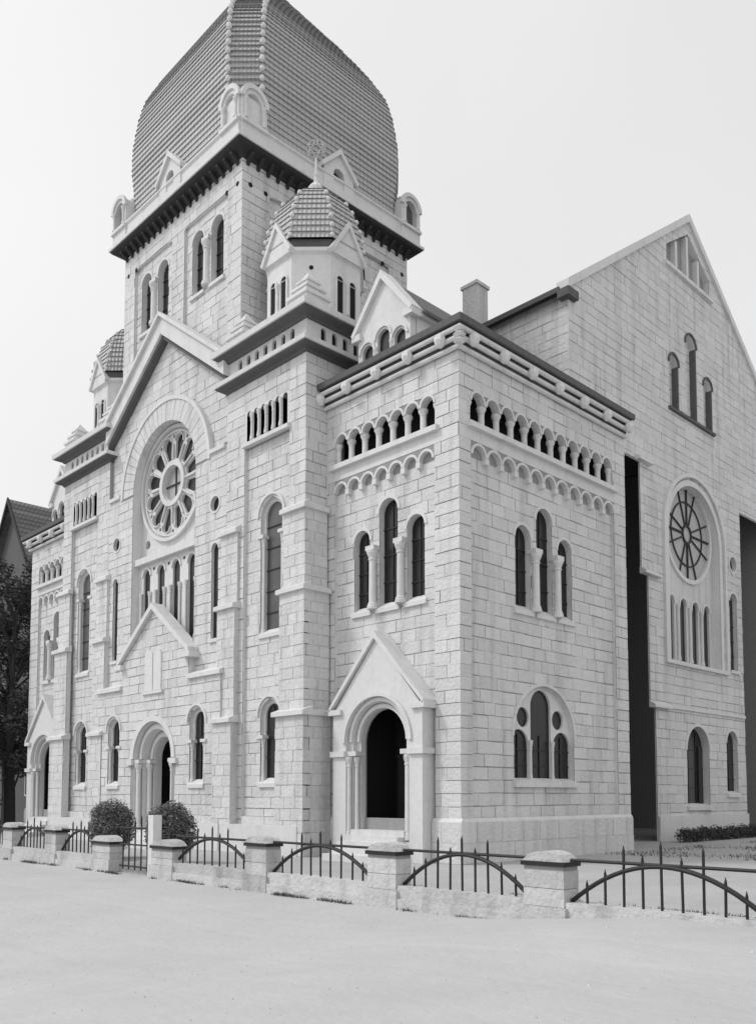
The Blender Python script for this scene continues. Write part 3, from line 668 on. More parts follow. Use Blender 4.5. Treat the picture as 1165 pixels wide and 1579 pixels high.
# ---------- gabled centre bay of the street front
def centre():
    F = FR('F', YS); x0, x1 = A - 4.70, A + 4.70
    zc = 15.3; r = 2.48
    niche = arch(A, 2 * r, 8.1, zc, 28)
    holes = [niche]; dep = [0.72]
    occ = [circle(A + s * 3.92, 13.3, 0.30, 14) for s in (-1, 1)]
    slits = [arch(A + s * 3.95, 0.46, 8.0, 11.52, 8) for s in (-1, 1)]
    wall = MB()
    big = [(x0, 0), (x1, 0), (x1, 15.45), (A + 3.57, 15.45)] + [(A + 3.57 * cos(pi * i / 30), 15.2 + 3.57 * sin(pi * i / 30)) for i in range(31)][2:-2] + [(A - 3.57, 15.45), (x0, 15.45)]
    wall.panel(F, big, [niche] + occ + slits + [arch(A, 3.1, 0.3, 3.6, 22)] + [rect(A + s * 3.3 - 0.7, A + s * 3.3 + 0.7, 2.2, 5.6) for s in (-1, 1)], -MD, [0.56, 0.14, 0.14, 0.12, 0.12, 0, 0, 0], 0.0)
    wall.panel(F, [(x0, 15.0), (A - 3.1, 15.0)] + [(A - 3.1 * cos(pi * i / 24), 15.2 + 3.1 * sin(pi * i / 24)) for i in range(25)] + [(A + 3.1, 15.0), (x1, 15.0), (x1, 18.9), (A, 22.2), (x0, 18.9)], [], -0.17 - MD, [])
    wo_ = wall.build('gable_wall', M_MORTAR, SY, norm=False)
    ashlar(wo_, F, rect(x0, x1, 6.7, 15.45), [arch(A, 2 * r + 0.1, 8.1, zc, 28), arch(A, 7.14, 15.2, 15.22, 30)] + occ + slits, 0, seed=31)
    sp = [(x0, 15.5), (x1, 15.5), (x1, 18.3), (A, 21.5), (x0, 18.3)]
    ashlar(wo_, F, sp, [arch(A, 7.1, 15.0, 15.2, 30)], -0.17, seed=32)
    # broad archivolt of wedge stones
    av = MB().ring(F, A, 15.2, 3.4, 3.57, -0.2, 0.06, n=36).build('archivolt', M_TRIM, SY)
    n = 27
    for k in range(n):
        MB().ring(F, A, 15.25, 2.50, 3.39, -0.22, 0.012 + 0.006 * (k % 2), pi * k / n + 0.004, pi * (k + 1) / n - 0.004, n=2).build('voussoir', M_STONE, av)
    for s in (-1, 1):
        a, b = A + s * 3.6, A + s * 4.6
        sill(SY, F, min(a, b), max(a, b), 15.5, -0.2, 0.10, 0.16, 0.16, name='ledge')
    # oculi, slits
    for h in occ:
        c = sum(q[0] for q in h) / len(h); w = MB().ring(F, c, 13.3, 0.30, 0.38, -0.03, 0.03, 0, 2 * pi, 18).build('oculus', M_TRIM, SY)
        MB().flat(F, circle(c, 13.3, 0.33, 14), -0.14).build('pane', M_GLASS, w)
    for s in (-1, 1):
        c = A + s * 3.95; w = MB().ring(F, c, 11.52, 0.23, 0.30, -0.03, 0.03, n=10).build('slit_window', M_TRIM, SY)
        MB().flat(F, arch(c, 0.5, 7.95, 11.52, 8), -0.125).build('pane', M_GLASS, w); sill(w, F, c - 0.3, c + 0.3, 8.0, -0.3, 0.08, 0.12, 0.15)
    # ---- rose window
    dR = -0.50; R0 = FR('F', YS - dR)
    rw = MB()
    for (ra, rb, da, db) in ((2.33, 2.475, -0.05, 0.16), (2.17, 2.25, -0.02, 0.08)): rw.ring(R0, A, zc - 0.05, ra, rb, da, db, 0, 2 * pi, 48)
    rw = rw.build('rose_window', M_TRIM, SY)
    def petal(ang, r0, r1, w0, w1, sc=1.0):
        P = []; loc = [(r0 - w0 * 0.3, 0)] if False else []
        loc = [(r0, -w0), (r0 - 0.06, 0), (r0, w0)][::-1]
        cap = [(r1 + w1 * sin(t), w1 * cos(t)) for t in [pi * i / 8 for i in range(9)]]
        loc = [(r0, w0)] + cap + [(r0, -w0), (r0 - 0.06, 0)]
        cx = sum(q[0] for q in loc) / len(loc)
        loc = [(cx + (q[0] - cx) * sc, q[1] * sc) for q in loc]
        return [(A + q[0] * cos(ang) - q[1] * sin(ang), zc - 0.05 + q[0] * sin(ang) + q[1] * cos(ang)) for q in loc]
    pet = [petal(pi / 12 + k * pi / 6, 1.10, 1.80, 0.18, 0.315) for k in range(12)]
    eye = circle(A, zc - 0.05, 0.74, 28); rnds = [circle(A + 2.05 * cos(k * pi / 6), zc - 0.05 + 2.05 * sin(k * pi / 6), 0.09, 8) for k in range(12)]
    MB().panel(R0, circle(A, zc - 0.05, 2.3, 48), pet + [eye] + rnds, 0.0, [0.11] * 12 + [0.16] + [0.08] * 12).build('tracery', M_TRIM, rw, norm=False)
    for k in range(12):
        MB().flat(R0, petal(pi / 12 + k * pi / 6, 1.10, 1.80, 0.18, 0.315, 1.08), -0.10).build('pane', M_GLASS, rw)
        an = k * pi / 6
        p0, p1 = R0.p(A + 1.02 * cos(an), zc - 0.05 + 1.02 * sin(an), 0.05), R0.p(A + 1.72 * cos(an), zc - 0.05 + 1.72 * sin(an), 0.05)
        MB().tube([p0, p1], [0.055, 0.045], 8).build('spoke', M_TRIM, rw)
        MB().flat(R0, circle(A + 2.05 * cos(an), zc - 0.05 + 2.05 * sin(an), 0.10, 8), -0.07).build('pane', M_GLASS, rw)
        MB().ring(R0, A + 1.80 * cos(an + pi / 12), zc - 0.05 + 1.80 * sin(an + pi / 12), 0.32, 0.365, -0.02, 0.07, an + pi / 12 - pi / 2, an + pi / 12 + pi / 2, 10).build('petal_arch', M_TRIM, rw)
    MB().ring(R0, A, zc - 0.05, 0.76, 0.98, -0.02, 0.11, 0, 2 * pi, 32).build('eye_ring', M_TRIM, rw)
    MB().flat(R0, circle(A, zc - 0.05, 0.78, 24), -0.15).build('pane', M_PALE, rw)
    MB().box(R0, A - 0.025, A + 0.025, zc - 0.78, zc + 0.68, -0.145, -0.10).build('glazing_bar', M_LEAD, rw); MB().box(R0, A - 0.74, A + 0.74, zc - 0.075, zc - 0.025, -0.14, -0.09).build('glazing_bar', M_LEAD, rw)
    # field round the rose
    corner_holes = [circle(A + s * 2.02, 13.0, 0.2, 10) for s in (-1, 1)]
    MB().panel(R0, arch(A, 2 * r + 0.1, 12.2, zc, 28), [circle(A, zc - 0.05, 2.28, 48)] + corner_holes, 0.01, [0.15, 0.2, 0.2]).build('rose_field', M_STONE, rw, norm=False)
    MB().flat(R0, rect(A - 2.4, A + 2.4, 12.3, 13.6), -0.22).build('pane', M_GLASS, rw)
    # sill band and four lancets under the rose
    dL = -0.34
    ls = [(A - 1.8 + 1.2 * k, 0.56, 8.3, 11.82) for k in range(4)]; hs = [arch(q[0], q[1], q[2], q[3] - q[1] / 2, 10) for q in ls]
    lw = MB().panel(F, rect(A - r, A + r, 8.1, 12.1), hs, dL, [0.10] * 4).build('lancet_window', M_TRIM, SY, norm=False)
    for q in ls:
        MB().flat(F, arch(q[0], q[1] + 0.06, q[2] - 0.1, q[3] - q[1] / 2, 10), dL - 0.09).build('pane', M_GLASS, lw)
        MB().ring(F, q[0], q[3] - q[1] / 2, q[1] / 2 + 0.02, q[1] / 2 + 0.12, dL - 0.02, dL + 0.05, n=12).build('hood_mould', M_TRIM, lw)
        for s in (-1, 1): column(lw, F.p(q[0] + s * 0.36, 8.3, dL + 0.06), 0.055, 2.5)
    for k in range(3): MB().lathe(F.p(A - 1.2 + 1.2 * k, 11.78, dL - 0.02), [(0.07, 0), (0.07, 0.025)], 8, axis=(0, -1, 0)).build('vent_hole', M_VOID, lw)
    sill(lw, F, A - r, A + r, 12.32, dR + 0.05, -0.10, 0.28, 0.16, name='sill_band'); sill(lw, F, A - r, A + r, 8.2, dL - 0.3, 0.02, 0.14, 0.16)
    # ---- raking cornice of the gable
    for s in (-1, 1):
        e = A + s * 4.72
        MB().prism(F, [(A, 21.55), (A, 22.3), (e, 18.85), (e, 18.1)], -0.35, 0.24).build('raking_cornice', M_TRIM, SY)
        MB().prism(F, [(A, 22.3), (A, 22.48), (e, 19.03), (e, 18.85)], -0.5, 0.38).build('coping', M_TRIM, SY)
        MB().prism(F, [(A, 21.36), (A, 21.56), (e, 18.11), (e, 17.91)], -0.3, 0.12).build('raking_mould', M_SHADE_STONE, SY)
    # ---- portal block
    pf = 0.29; B = FR('F', YS - pf)
    hw = 4.85; lwz = [(A + s * 3.30, 1.02, 2.45, 5.38) for s in (-1, 1)]
    lh = [jamb_window(B, q[0], q[1], q[2], q[3], 0.0, 4.05, M_GLASS, bars=2) for q in lwz]
    dh = arch(A, 3.0, 0.6, 3.55, 22)
    outline = [(A - hw, 0), (A + hw, 0), (A + hw, 6.7), (A + 2.62, 6.7), (A + 2.62, 7.75), (A, 9.75), (A - 2.62, 7.75), (A - 2.62, 6.7), (A - hw, 6.7)]
    pb = MB().panel(B, outline, lh + [dh], -MD, [0.3, 0.3, 0.3], pf).build('portal_block', M_MORTAR, SY, norm=False)
    ashlar(pb, B, rect(A - hw, A + hw, 0.9, 6.7), lh + [arch(A, 3.5, 0.0, 3.55, 22)], 0.0, seed=41)
    ashlar(pb, B, [(A - 2.62, 6.7), (A + 2.62, 6.7), (A + 2.62, 7.7), (A, 9.7), (A - 2.62, 7.7)], [], 0.0, seed=42)
    por = MB().ring(B, A, 3.55, 1.52, 1.76, -0.05, 0.05, n=28).build('portal', M_TRIM, SY)
    dd = -0.28
    for w_, dp in ((2.4, 0.35), (1.8, 0.35)):
        MB().panel(B, arch(A, 3.1, 0.55, 3.55, 22), [arch(A, w_, 0.6, 3.55, 20)], dd, [dp]).build('arch_order', M_TRIM, por)
        MB().ring(B, A, 3.55, w_ / 2 + 0.02, w_ / 2 + 0.20, dd - 0.02, dd + 0.09, n=22).build('arch_roll', M_TRIM, por)
        for s in (-1, 1):
            column(por, B.p(A + s * (w_ / 2 + 0.15), 0.62, dd + 0.12), 0.11, 2.72)
            a, b = A + s * (w_ / 2 - 0.05), A + s * (w_ / 2 + 0.34)
            MB().box(B, min(a, b), max(a, b), 3.36, 3.52, dd - 0.2, dd + 0.25).build('impost', M_TRIM, por)
        dd -= dp
    for s in (-1, 1):
        a, b = A + s * 1.52, A + s * 1.95
        MB().box(B, min(a, b), max(a, b), 3.30, 3.52, -0.05, 0.12).build('impost', M_TRIM, por)
    dd -= 1.3
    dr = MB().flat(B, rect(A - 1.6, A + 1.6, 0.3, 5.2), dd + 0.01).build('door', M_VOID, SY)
    for s in (-1, 1): MB().box(B, min(A + s * 0.02, A + s * 0.88), max(A + s * 0.02, A + s * 0.88), 0.6, 3.4, dd + 0.01, dd + 0.08).build('door_leaf', M_TIMBER, dr)
    st = MB()
    for k in range(4): st.box(B, A - 2.2, A + 2.2, 0.0, 0.6 - 0.15 * k, 0.0 if k == 0 else 0.5 + 0.32 * (k - 1), 0.5 + 0.32 * k)
    st.build('door_steps', M_TRIM, SY)
    for s in (-1, 1):
        a, b = A + s * 2.64, A + s * (hw + 0.1)
        sill(SY, B, min(a, b), max(a, b), 6.72, -pf, 0.12, 0.16, 0.18, name='ledge')
        MB().prism(B, [(A, 9.72), (A, 9.98), (A + s * 2.85, 7.82), (A + s * 2.85, 7.58)], -0.4, 0.18).build('coping', M_TRIM, SY)
        a, b = A + s * 2.4, A + s * 3.0
        MB().box(B, min(a, b), max(a, b), 7.42, 7.64, -0.4, 0.22).build('kneeler', M_TRIM, SY)
    # two round-headed tablets in relief
    tb = MB()
    for s in (-1, 1): tb.prism(B, arch(A + s * 0.34, 0.6, 6.35, 7.75, 10), -0.02, 0.045)
    tb = tb.build('tablet', M_TRIM, SY); MB().box(B, A - 0.8, A + 0.8, 6.2, 6.33, -0.02, 0.10).build('ledge', M_TRIM, tb)
    MB().box(B, A - hw - 0.1, A - 2.2, -0.05, 1.0, 0.02, 0.12).build('plinth', M_TRIM, SY); MB().box(B, A + 2.2, A + hw + 0.1, -0.05, 1.0, 0.02, 0.12).build('plinth', M_TRIM, SY)
centre()

# ---------- the square tower and its dome
TX0, TX1, TY0, TY1 = A - 4.69, A + 4.69, -0.41, 8.97
TCY = (TY0 + TY1) / 2
def tower():
    F = FR('F', TY0); S = FR('S', TX1)
    pairs = [A - 2.12, A + 2.12]; lts = [(c + s * 0.72, 0.88, 23.05, 25.8) for c in pairs for s in (-1, 1)]
    hs, w = [], None
    for c in pairs:
        h, w = lights(F, [(c + s * 0.72, 0.88, 23.05, 25.8) for s in (-1, 1)], -0.12, 0.27, name='belfry_window'); hs += h
        column(w, F.p(c, 23.1, -0.08), 0.15, 1.9, n=12); MB().box(F, c - 0.26, c + 0.26, 25.02, 25.2, -0.35, 0.04).build('impost', M_TRIM, w)
    fields = [rect(c - 1.62, c + 1.62, 19.0, 26.3) for c in pairs]
    wall = MB(); wall.panel(F, rect(TX0, TX1, 17.5, 27.6), fields, -MD, [0.12, 0.12])
    for c, k in ((pairs[0], 0), (pairs[1], 1)): wall.panel(F, rect(c - 1.7, c + 1.7, 18.9, 26.4), hs[2 * k:2 * k + 2], -0.12 - MD, [0.26, 0.26])
    sf = rect(TY0 + 1.35, TY1 - 1.2, 15.5, 26.3)
    wall.panel(S, rect(TY0, TY1, 15.0, 27.6), [sf], -MD, [0.12]); wall.panel(S, rect(TY0 + 1.3, TY1 - 1.1, 15.4, 26.4), [], -0.12 - MD, [])
    wall.wbox(TX0, TX0 + 0.3, TY0 + 0.03, TY1, 17, 27.6); wall.wbox(TX0, TX1 - 0.03, TY1 - 0.3, TY1, 15, 27.6)
    wo_ = wall.build('tower_wall', M_MORTAR, SY, norm=False)
    ashlar(wo_, F, rect(TX0, TX1, 18.9, 27.5), fields, 0, seed=51)
    for k, f in enumerate(fields): ashlar(wo_, F, f, hs[2 * k:2 * k + 2], -0.12, seed=52 + k)
    ashlar(wo_, S, rect(TY0, TY1, 15.6, 27.5), [sf], 0, seed=55); ashlar(wo_, S, sf, [], -0.12, seed=56)
    # round vent holes near the corners
    for fr, us in ((F, (TX1 - 0.30, TX1 - 1.05, TX0 + 0.35, TX0 + 1.05)), (S, (TY0 + 0.40, TY0 + 1.15, TY1 - 1.6, TY1 - 0.35))):
        for u in us: MB().lathe(fr.p(u, 26.3, -0.02), [(0.10, 0), (0.10, 0.035)], 10, axis=fr.n()).build('vent_hole', M_VOID, wo_)
    # eaves: boarded soffit on brackets, near-black to include the shade beneath; pale parapet above
    def path(o): return [(TX0 - o, TY1 + o), (TX0 - o, TY0 - o), (TX1 + o, TY0 - o), (TX1 + o, TY1 + o), (TX0 - o, TY1 + o)]
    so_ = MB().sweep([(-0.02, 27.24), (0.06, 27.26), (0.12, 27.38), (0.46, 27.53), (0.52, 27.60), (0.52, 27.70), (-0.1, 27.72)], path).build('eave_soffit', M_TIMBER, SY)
    def br():
        mb = MB(); mb.prism(FR('F', 0), [(-0.04, 0), (0.04, 0), (0.04, 0), (-0.04, 0)], 0, 0) if False else None
        P = [(0, 0, -0.26), (0, 0, 0.1), (0, -0.36, 0.1), (0, -0.36, 0.05), (0, -0.08, -0.18)]
        mb.add([(x - 0.07, y, z) for x, y, z in P] + [(x + 0.07, y, z) for x, y, z in P], [(0, 1, 2, 3, 4), (9, 8, 7, 6, 5)] + [(i, (i + 1) % 5, 5 + (i + 1) % 5, 5 + i) for i in range(5)])
        return mb.build('bracket', M_TIMBER, None)
    for k in range(19):
        t = (k + 0.5) / 19
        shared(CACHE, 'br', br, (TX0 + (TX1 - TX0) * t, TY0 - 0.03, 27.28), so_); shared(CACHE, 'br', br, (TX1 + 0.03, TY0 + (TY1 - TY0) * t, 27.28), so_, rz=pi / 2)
    MB().sweep([(0.50, 27.64), (0.58, 27.64), (0.58, 27.76), (0.48, 27.80), (0.42, 27.84), (0.42, 28.36), (0.50, 28.42), (0.50, 28.50), (0.30, 28.54), (-0.6, 28.56)], path).build('parapet', M_TRIM, SY)
    # dome: chamfered square plan, profile read off the outline
    PR = [(28.45, 4.66), (29.2, 4.71), (30.0, 4.76), (31.0, 4.82), (31.7, 4.84), (32.4, 4.80), (33.0, 4.73), (33.6, 4.65), (34.1, 4.55), (34.6, 4.40), (35.0, 4.22), (35.5, 3.94), (36.0, 3.64), (37.0, 2.98), (38.0, 2.25), (39.0, 1.48), (40.0, 0.72), (40.5, 0.36), (40.9, 0.15)]
    def wz(z):
        for (a, b), (c, d) in zip(PR, PR[1:]):
            if a <= z <= c:
                return b + (d - b) * (z - a) / (c - a)
        return PR[-1][1]
    def ring8(w, z):
        c = min(0.98, w * 0.42); X, Y = A, TCY
        return [(X + w, Y - w + c, z), (X + w, Y + w - c, z), (X + w - c, Y + w, z), (X - w + c, Y + w, z), (X - w, Y + w - c, z), (X - w, Y - w + c, z), (X - w + c, Y - w, z), (X + w - c, Y - w, z)]
    mb = MB(); z = 28.46; i = 0
    while z < 40.6:
        dz = 0.245 if z < 34 else 0.22
        jt = random.uniform(-0.014, 0.014); mb.v += ring8(wz(z) + 0.06 + jt, z) + ring8(wz(min(z + dz, 40.9)) + 0.0, z + dz + random.uniform(-0.012, 0.012)); z += dz; i += 2
    for j in range(i - 1):
        for k in range(8): mb.f.append((j * 8 + k, j * 8 + (k + 1) % 8, (j + 1) * 8 + (k + 1) % 8, (j + 1) * 8 + k))
    mb.f.append(tuple((i - 1) * 8 + k for k in range(8)))
    dome = mb.build('dome', M_TILE, SY)
    def hk():
        mb = MB(); mb.lathe((0, 0, 0), [(0.04, -0.11), (0.105, -0.07), (0.12, 0.02), (0.08, 0.09), (0.02, 0.115)], 7); return mb.build('hip_knob', M_KNOB, None)
    z = 28.9
    while z < 39.2:
        R = ring8(wz(z) + 0.08, z)
        for k in (0, 7): shared(CACHE, 'hk', hk, R[k], dome, rz=random.uniform(0, 6), sc=random.uniform(0.9, 1.08) * (1.0 if k in (0, 7) else 0.55))
        z += 0.40 if z < 35 else 0.34
    MB().lathe((A, TCY, 40.5), [(0.5, 0), (0.6, 0.3), (0.4, 0.6), (0.5, 0.9), (0.2, 1.2), (0.08, 2.6), (0.02, 3.2)], 10).build('finial', M_KNOB, dome)
    # corner aedicules: two crossing barrel-topped niches
    for cx, cy, sx, sy in ((TX1 + 0.42, TY0 - 0.42, 1, -1), (TX0 - 0.42, TY0 - 0.42, -1, -1), (TX1 + 0.42, TY1 + 0.42, 1, 1)):
        ae = None
        for kind in ('F', 'S'):
            if kind == 'F':
                class Q:
                    def p(s, u, z, d=0.0): return (cx - sx * 0.66 + u, cy + sy * d if sy < 0 else cy + d, z)
                q = FR('F', cy) if sy < 0 else None
                if q is None: continue
                uc = cx - sx * 0.64
            else:
                if sx < 0: continue
                q = FR('S', cx); uc = cy - sy * 0.64
            mb = MB().panel(q, arch(uc, 1.22, 27.8, 29.35, 16), [arch(uc, 0.74, 28.5, 29.32, 14)], 0.06, [0.30], 1.35)
            o = mb.build('corner_turret', M_TRIM, SY, norm=False)
            MB().flat(q, arch(uc, 0.8, 28.45, 29.32, 14), -0.22).build('niche_back', M_SHADE_STONE, o)
            MB().ring(q, uc, 29.35, 0.50, 0.68, 0.02, 0.14, n=16).build('hood_mould', M_TRIM, o)
            for s in (-1, 1): column(o, q.p(uc + s * 0.43, 28.5, 0.08), 0.07, 0.82)
            sill(o, q, uc - 0.62, uc + 0.62, 28.46, 0.0, 0.16, 0.14, 0.04)
        MB().lathe((cx - sx * 0.64, cy - sy * 0.64, 29.85), [(0.2, 0), (0.24, 0.12), (0.12, 0.2), (0.16, 0.32), (0.03, 0.45)], 8).build('finial', M_KNOB, o)
    # gabled lucarne in the middle of each eave
    for fr, uc in ((FR('F', TY0 - 0.42), A), (FR('S', TX1 + 0.42), TCY)):
        mb = MB().panel(fr, [(uc - 0.85, 27.85), (uc + 0.85, 27.85), (uc + 0.85, 28.75), (uc, 29.6), (uc - 0.85, 28.75)], [arch(uc, 0.62, 28.1, 28.62, 10)], 0.05, [0.3], 0.9)
        lu = mb.build('lucarne', M_TRIM, SY, norm=False)
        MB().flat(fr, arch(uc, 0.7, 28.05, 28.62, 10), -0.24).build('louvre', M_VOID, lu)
        for s in (-1, 1): MB().prism(fr, [(uc, 29.55), (uc, 29.8), (uc + s * 1.05, 28.76), (uc + s * 1.0, 28.58)], -0.9, 0.18).build('coping', M_TRIM, lu)
    return dome
tower()

# ---------- transept with its gable towards the yard
XT = -2.5; TA = 20.45
def transept():
    S = FR('S', XT); y0, y1 = 9.8, 2 * TA - 9.8
    zc = 14.35; r = 2.62
    niche = arch(TA, 2 * r, 8.25, zc, 26)
    occ = circle(24.6, 13.95, 0.40, 16); sl = arch(24.55, 0.86, 8.4, 12.0, 10)
    door = arch(20.3, 2.3, 1.5, 4.15, 16); lw = arch(24.0, 1.25, 2.1, 4.65, 12)
    ups = [arch(18.65, 0.9, 20.35, 22.55, 12), arch(20.45, 1.05, 20.35, 24.1, 12), arch(22.2, 0.9, 20.35, 22.55, 12)]
    top = [(18.2, 27.45), (22.7, 27.45), (22.7, 28.35), (20.45, 30.0 - 0.15), (18.2, 28.35)]
    out = [(y0, 0), (y1, 0), (y1, 22.7), (TA, 30.5), (y0, 22.7)]
    dark_voids = [[(10.5, 0.02), (16.3, 0.02), (16.3, 6.0), (15.85, 6.0), (15.85, 11.9), (15.3, 11.9), (15.3, 16.9), (10.5, 16.9)], rect(25.62, 30.4, 0.02, 16.9)]      # invented tall voids either side of the rose bay, shaped to go black
    wall = MB().panel(S, out, [niche, occ, sl, door, lw] + ups + [top] + dark_voids, -MD, [0.4, 0.3, 0.25, 0.4, 0.25] + [0.30] * 3 + [0.30] + [0.06, 0.06])
    wall.wbox(-28.3, -28.0, y0, y1, 0, 30.0); wall.wbox(-28.0, -11.0, y0 + 0.02, y0 + 0.3, 0, 22.4)
    wall.flat(S, [(18.0, 20.2), (22.9, 20.2), (22.9, 28.4), (20.45, 30.0), (18.0, 28.4)], -0.31)
    Fw = FR('F', y0)
    wall.panel(Fw, rect(-16, XT, 0, 22.8), [], -MD, [])
    wall.wbox(-28.0, XT - 0.6, y1 - 0.3, y1, 0, 22.6)
    wo_ = wall.build('transept_wall', M_MORTAR, SY, norm=False)
    op = [arch(TA, 2 * r + 0.7, 8.25, zc, 26), occ, sl, door, lw] + ups + [top] + dark_voids
    ashlar(wo_, S, out, op, 0, course=0.42, length=0.95, seed=61)
    for k, u in enumerate(ups): ashlar(wo_, S, u, [], -0.29, seed=70 + k)
    ashlar(wo_, Fw, rect(-11.0, XT, 15.4, 22.7), [], 0, seed=62); ashlar(wo_, Fw, rect(-6.0, XT, 0, 15.4), [], 0, seed=63)
    # gable copings, kneelers
    for s, e in ((-1, y0), (1, y1)):
        MB().prism(S, [(TA, 30.45), (TA, 30.85), (e + s * 0.15, 22.95), (e + s * 0.15, 22.55)], -0.45, 0.14).build('coping', M_TRIM, SY)
        MB().box(S, min(e + s * 0.35, e - s * 0.4), max(e + s * 0.35, e - s * 0.4), 22.15, 22.5, -0.3, 0.25).build('kneeler', M_SHADE_STONE, SY)
    MB().box(Fw, -14.0, XT - 0.3, 22.5, 22.72, -0.1, 0.24).build('eave', M_SHADE_STONE, SY)
    # roof
    mb = MB(); ra = [(XT - 0.4, y0 - 0.35, 22.62), (XT - 0.4, TA, 30.4), (XT - 0.4, y1 + 0.35, 22.62), (-28.4, y0 - 0.35, 22.62), (-28.4, TA, 30.4), (-28.4, y1 + 0.35, 22.62)]
    mb.add([(x, y, z - 0.35) for x, y, z in ra], [(0, 1, 4, 3), (1, 2, 5, 4)]); mb.build('transept_roof', M_SLATE, SY)
    # upper blind windows
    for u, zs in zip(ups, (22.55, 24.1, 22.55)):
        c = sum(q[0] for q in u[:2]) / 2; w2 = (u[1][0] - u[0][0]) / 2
        b = MB().ring(S, c, zs, w2 + 0.005, w2 + 0.11, -0.10, 0.07, n=14).build('blind_window', M_SHADE_STONE, SY)  # dark ring and right-hand jamb paint the shade of the sunk edge
        e = c + w2; MB().box(S, e - 0.07, e + 0.03, 20.36, zs, -0.29, 0.02).build('jamb_shade', M_SHADE_STONE, b)
    sill(SY, S, 18.05, 22.8, 20.32, -0.30, 0.14, 0.12, 0.05, m=M_SHADE_STONE); 
    sill(SY, S, 18.0, 22.9, 27.42, -0.14, 0.14, 0.18, 0.05)
    for u in (19.3, 20.45, 21.6): MB().box(S, u - 0.10, u + 0.10, 27.45, 29.7 - abs(u - TA) * 0.64, -0.31, -0.04).build('mullion', M_TRIM, SY)
    # great niche: archivolt, rose, four lancets
    av = MB().ring(S, TA, zc, r + 0.02, r + 0.30, -0.3, 0.03, n=36).ring(S, TA, zc, r + 0.42, r + 0.60, -0.05, 0.13, n=36)
    for s in (-1, 1):
        a, b = TA + s * (r + 0.02), TA + s * (r + 0.30); av.box(S, min(a, b), max(a, b), 8.25, zc, -0.3, 0.03)
        a, b = TA + s * (r + 0.42), TA + s * (r + 0.60); av.box(S, min(a, b), max(a, b), 8.25, zc, -0.05, 0.13)
    av.build('archivolt', M_TRIM, SY)
    R0 = FR('S', XT - 0.38); zr = 14.75; yr = 20.45; rr = 2.26
    rw = MB().ring(R0, yr, zr, rr, rr + 0.2, -0.08, 0.10, 0, 2 * pi, 44).build('rose_window', M_TRIM, SY)
    MB().panel(R0, arch(TA, 2 * r + 0.1, 8.2, zc, 26), [circle(yr, zr, rr + 0.04, 44)] + [arch(TA - 1.83 + 1.22 * k, 0.62, 8.4, 11.15, 10) for k in range(4)], 0.0, [0.3] + [0.12] * 4).build('rose_field', M_STONE, rw, norm=False)
    nseg = 8
    for k in range(nseg):
        a0, a1 = 2 * pi * (k + 0.5) / nseg, 2 * pi * (k + 1.5) / nseg
        P = [(yr + q * cos(a0 + (a1 - a0) * i / 5), zr + q * sin(a0 + (a1 - a0) * i / 5)) for q, rng in ((0.42, range(6)), (rr + 0.02, reversed(range(6)))) for i in rng]
        MB().flat(R0, P, -0.05).build('pane', M_PALE, rw)
        an = 2 * pi * (k + 0.5) / nseg
        MB().tube([R0.p(yr + 0.42 * cos(an), zr + 0.42 * sin(an), -0.02), R0.p(yr + rr * cos(an), zr + rr * sin(an), -0.02)], 0.045, 6).build('spoke', M_LEAD, rw)
    an0 = 0
    for an in (0, pi / 2, pi, 3 * pi / 2): MB().tube([R0.p(yr + 0.42 * cos(an), zr + 0.42 * sin(an), -0.015), R0.p(yr + rr * cos(an), zr + rr * sin(an), -0.015)], 0.055, 6).build('spoke', M_LEAD, rw)
    MB().flat(R0, circle(yr, zr, 0.43, 20), -0.046).build('pane', M_PALE, rw)
    MB().ring(R0, yr, zr, 0.38, 0.48, -0.05, 0.02, 0, 2 * pi, 20).build('eye_ring', M_LEAD, rw); MB().ring(R0, yr, zr, 1.54, 1.62, -0.05, 0.0, 0, 2 * pi, 36).build('glazing_ring', M_LEAD, rw)
    lwn = None
    for k in range(4):
        c = TA - 1.83 + 1.22 * k
        w = MB().ring(R0, c, 11.15, 0.33, 0.43, -0.02, 0.06, n=12).build('lancet_window', M_TRIM, SY)
        MB().flat(R0, arch(c, 0.68, 8.35, 11.15, 10), -0.11).build('pane', M_GLASS, w)
        if k < 3: column(w, R0.p(c + 0.61, 8.4, 0.06), 0.075, 2.7)
    sill(SY, S, TA - r - 0.65, TA + r + 0.65, 8.25, -0.5, 0.16, 0.18, 0.12, name='sill')
    # remaining openings
    w = MB().ring(S, 24.6, 13.95, 0.40, 0.5, -0.03, 0.05, 0, 2 * pi, 20).build('oculus', M_TRIM, SY); MB().flat(S, circle(24.6, 13.95, 0.44, 16), -0.2).build('pane', M_GLASS, w)
    w = MB().ring(S, 24.55, 12.0, 0.43, 0.53, -0.03, 0.05, n=12).build('slit_window', M_TRIM, SY); MB().flat(S, arch(24.55, 0.9, 8.3, 12.0, 10), -0.22).build('pane', M_GLASS, w); sill(w, S, 24.05, 25.05, 8.4, -0.3, 0.1)
    bars_in(w, S, 24.55, 0.86, 8.4, 12.3, -0.215, 4)
    w = MB().ring(S, 20.3, 4.15, 1.16, 1.30, -0.03, 0.04, n=18).build('arched_window', M_TRIM, SY)
    MB().flat(S, arch(20.3, 2.4, 1.4, 4.15, 16), -0.36).build('pane', M_GLASS, w); MB().box(S, 20.9, 21.3, 1.5, 4.4, -0.35, -0.28).build('shutter', M_TIMBER, w); sill(w, S, 19.1, 21.5, 1.5, -0.48, 0.12, 0.16, 0.2)
    bars_in(w, S, 20.3, 2.3, 1.5, 5.1, -0.355, 3, 2)
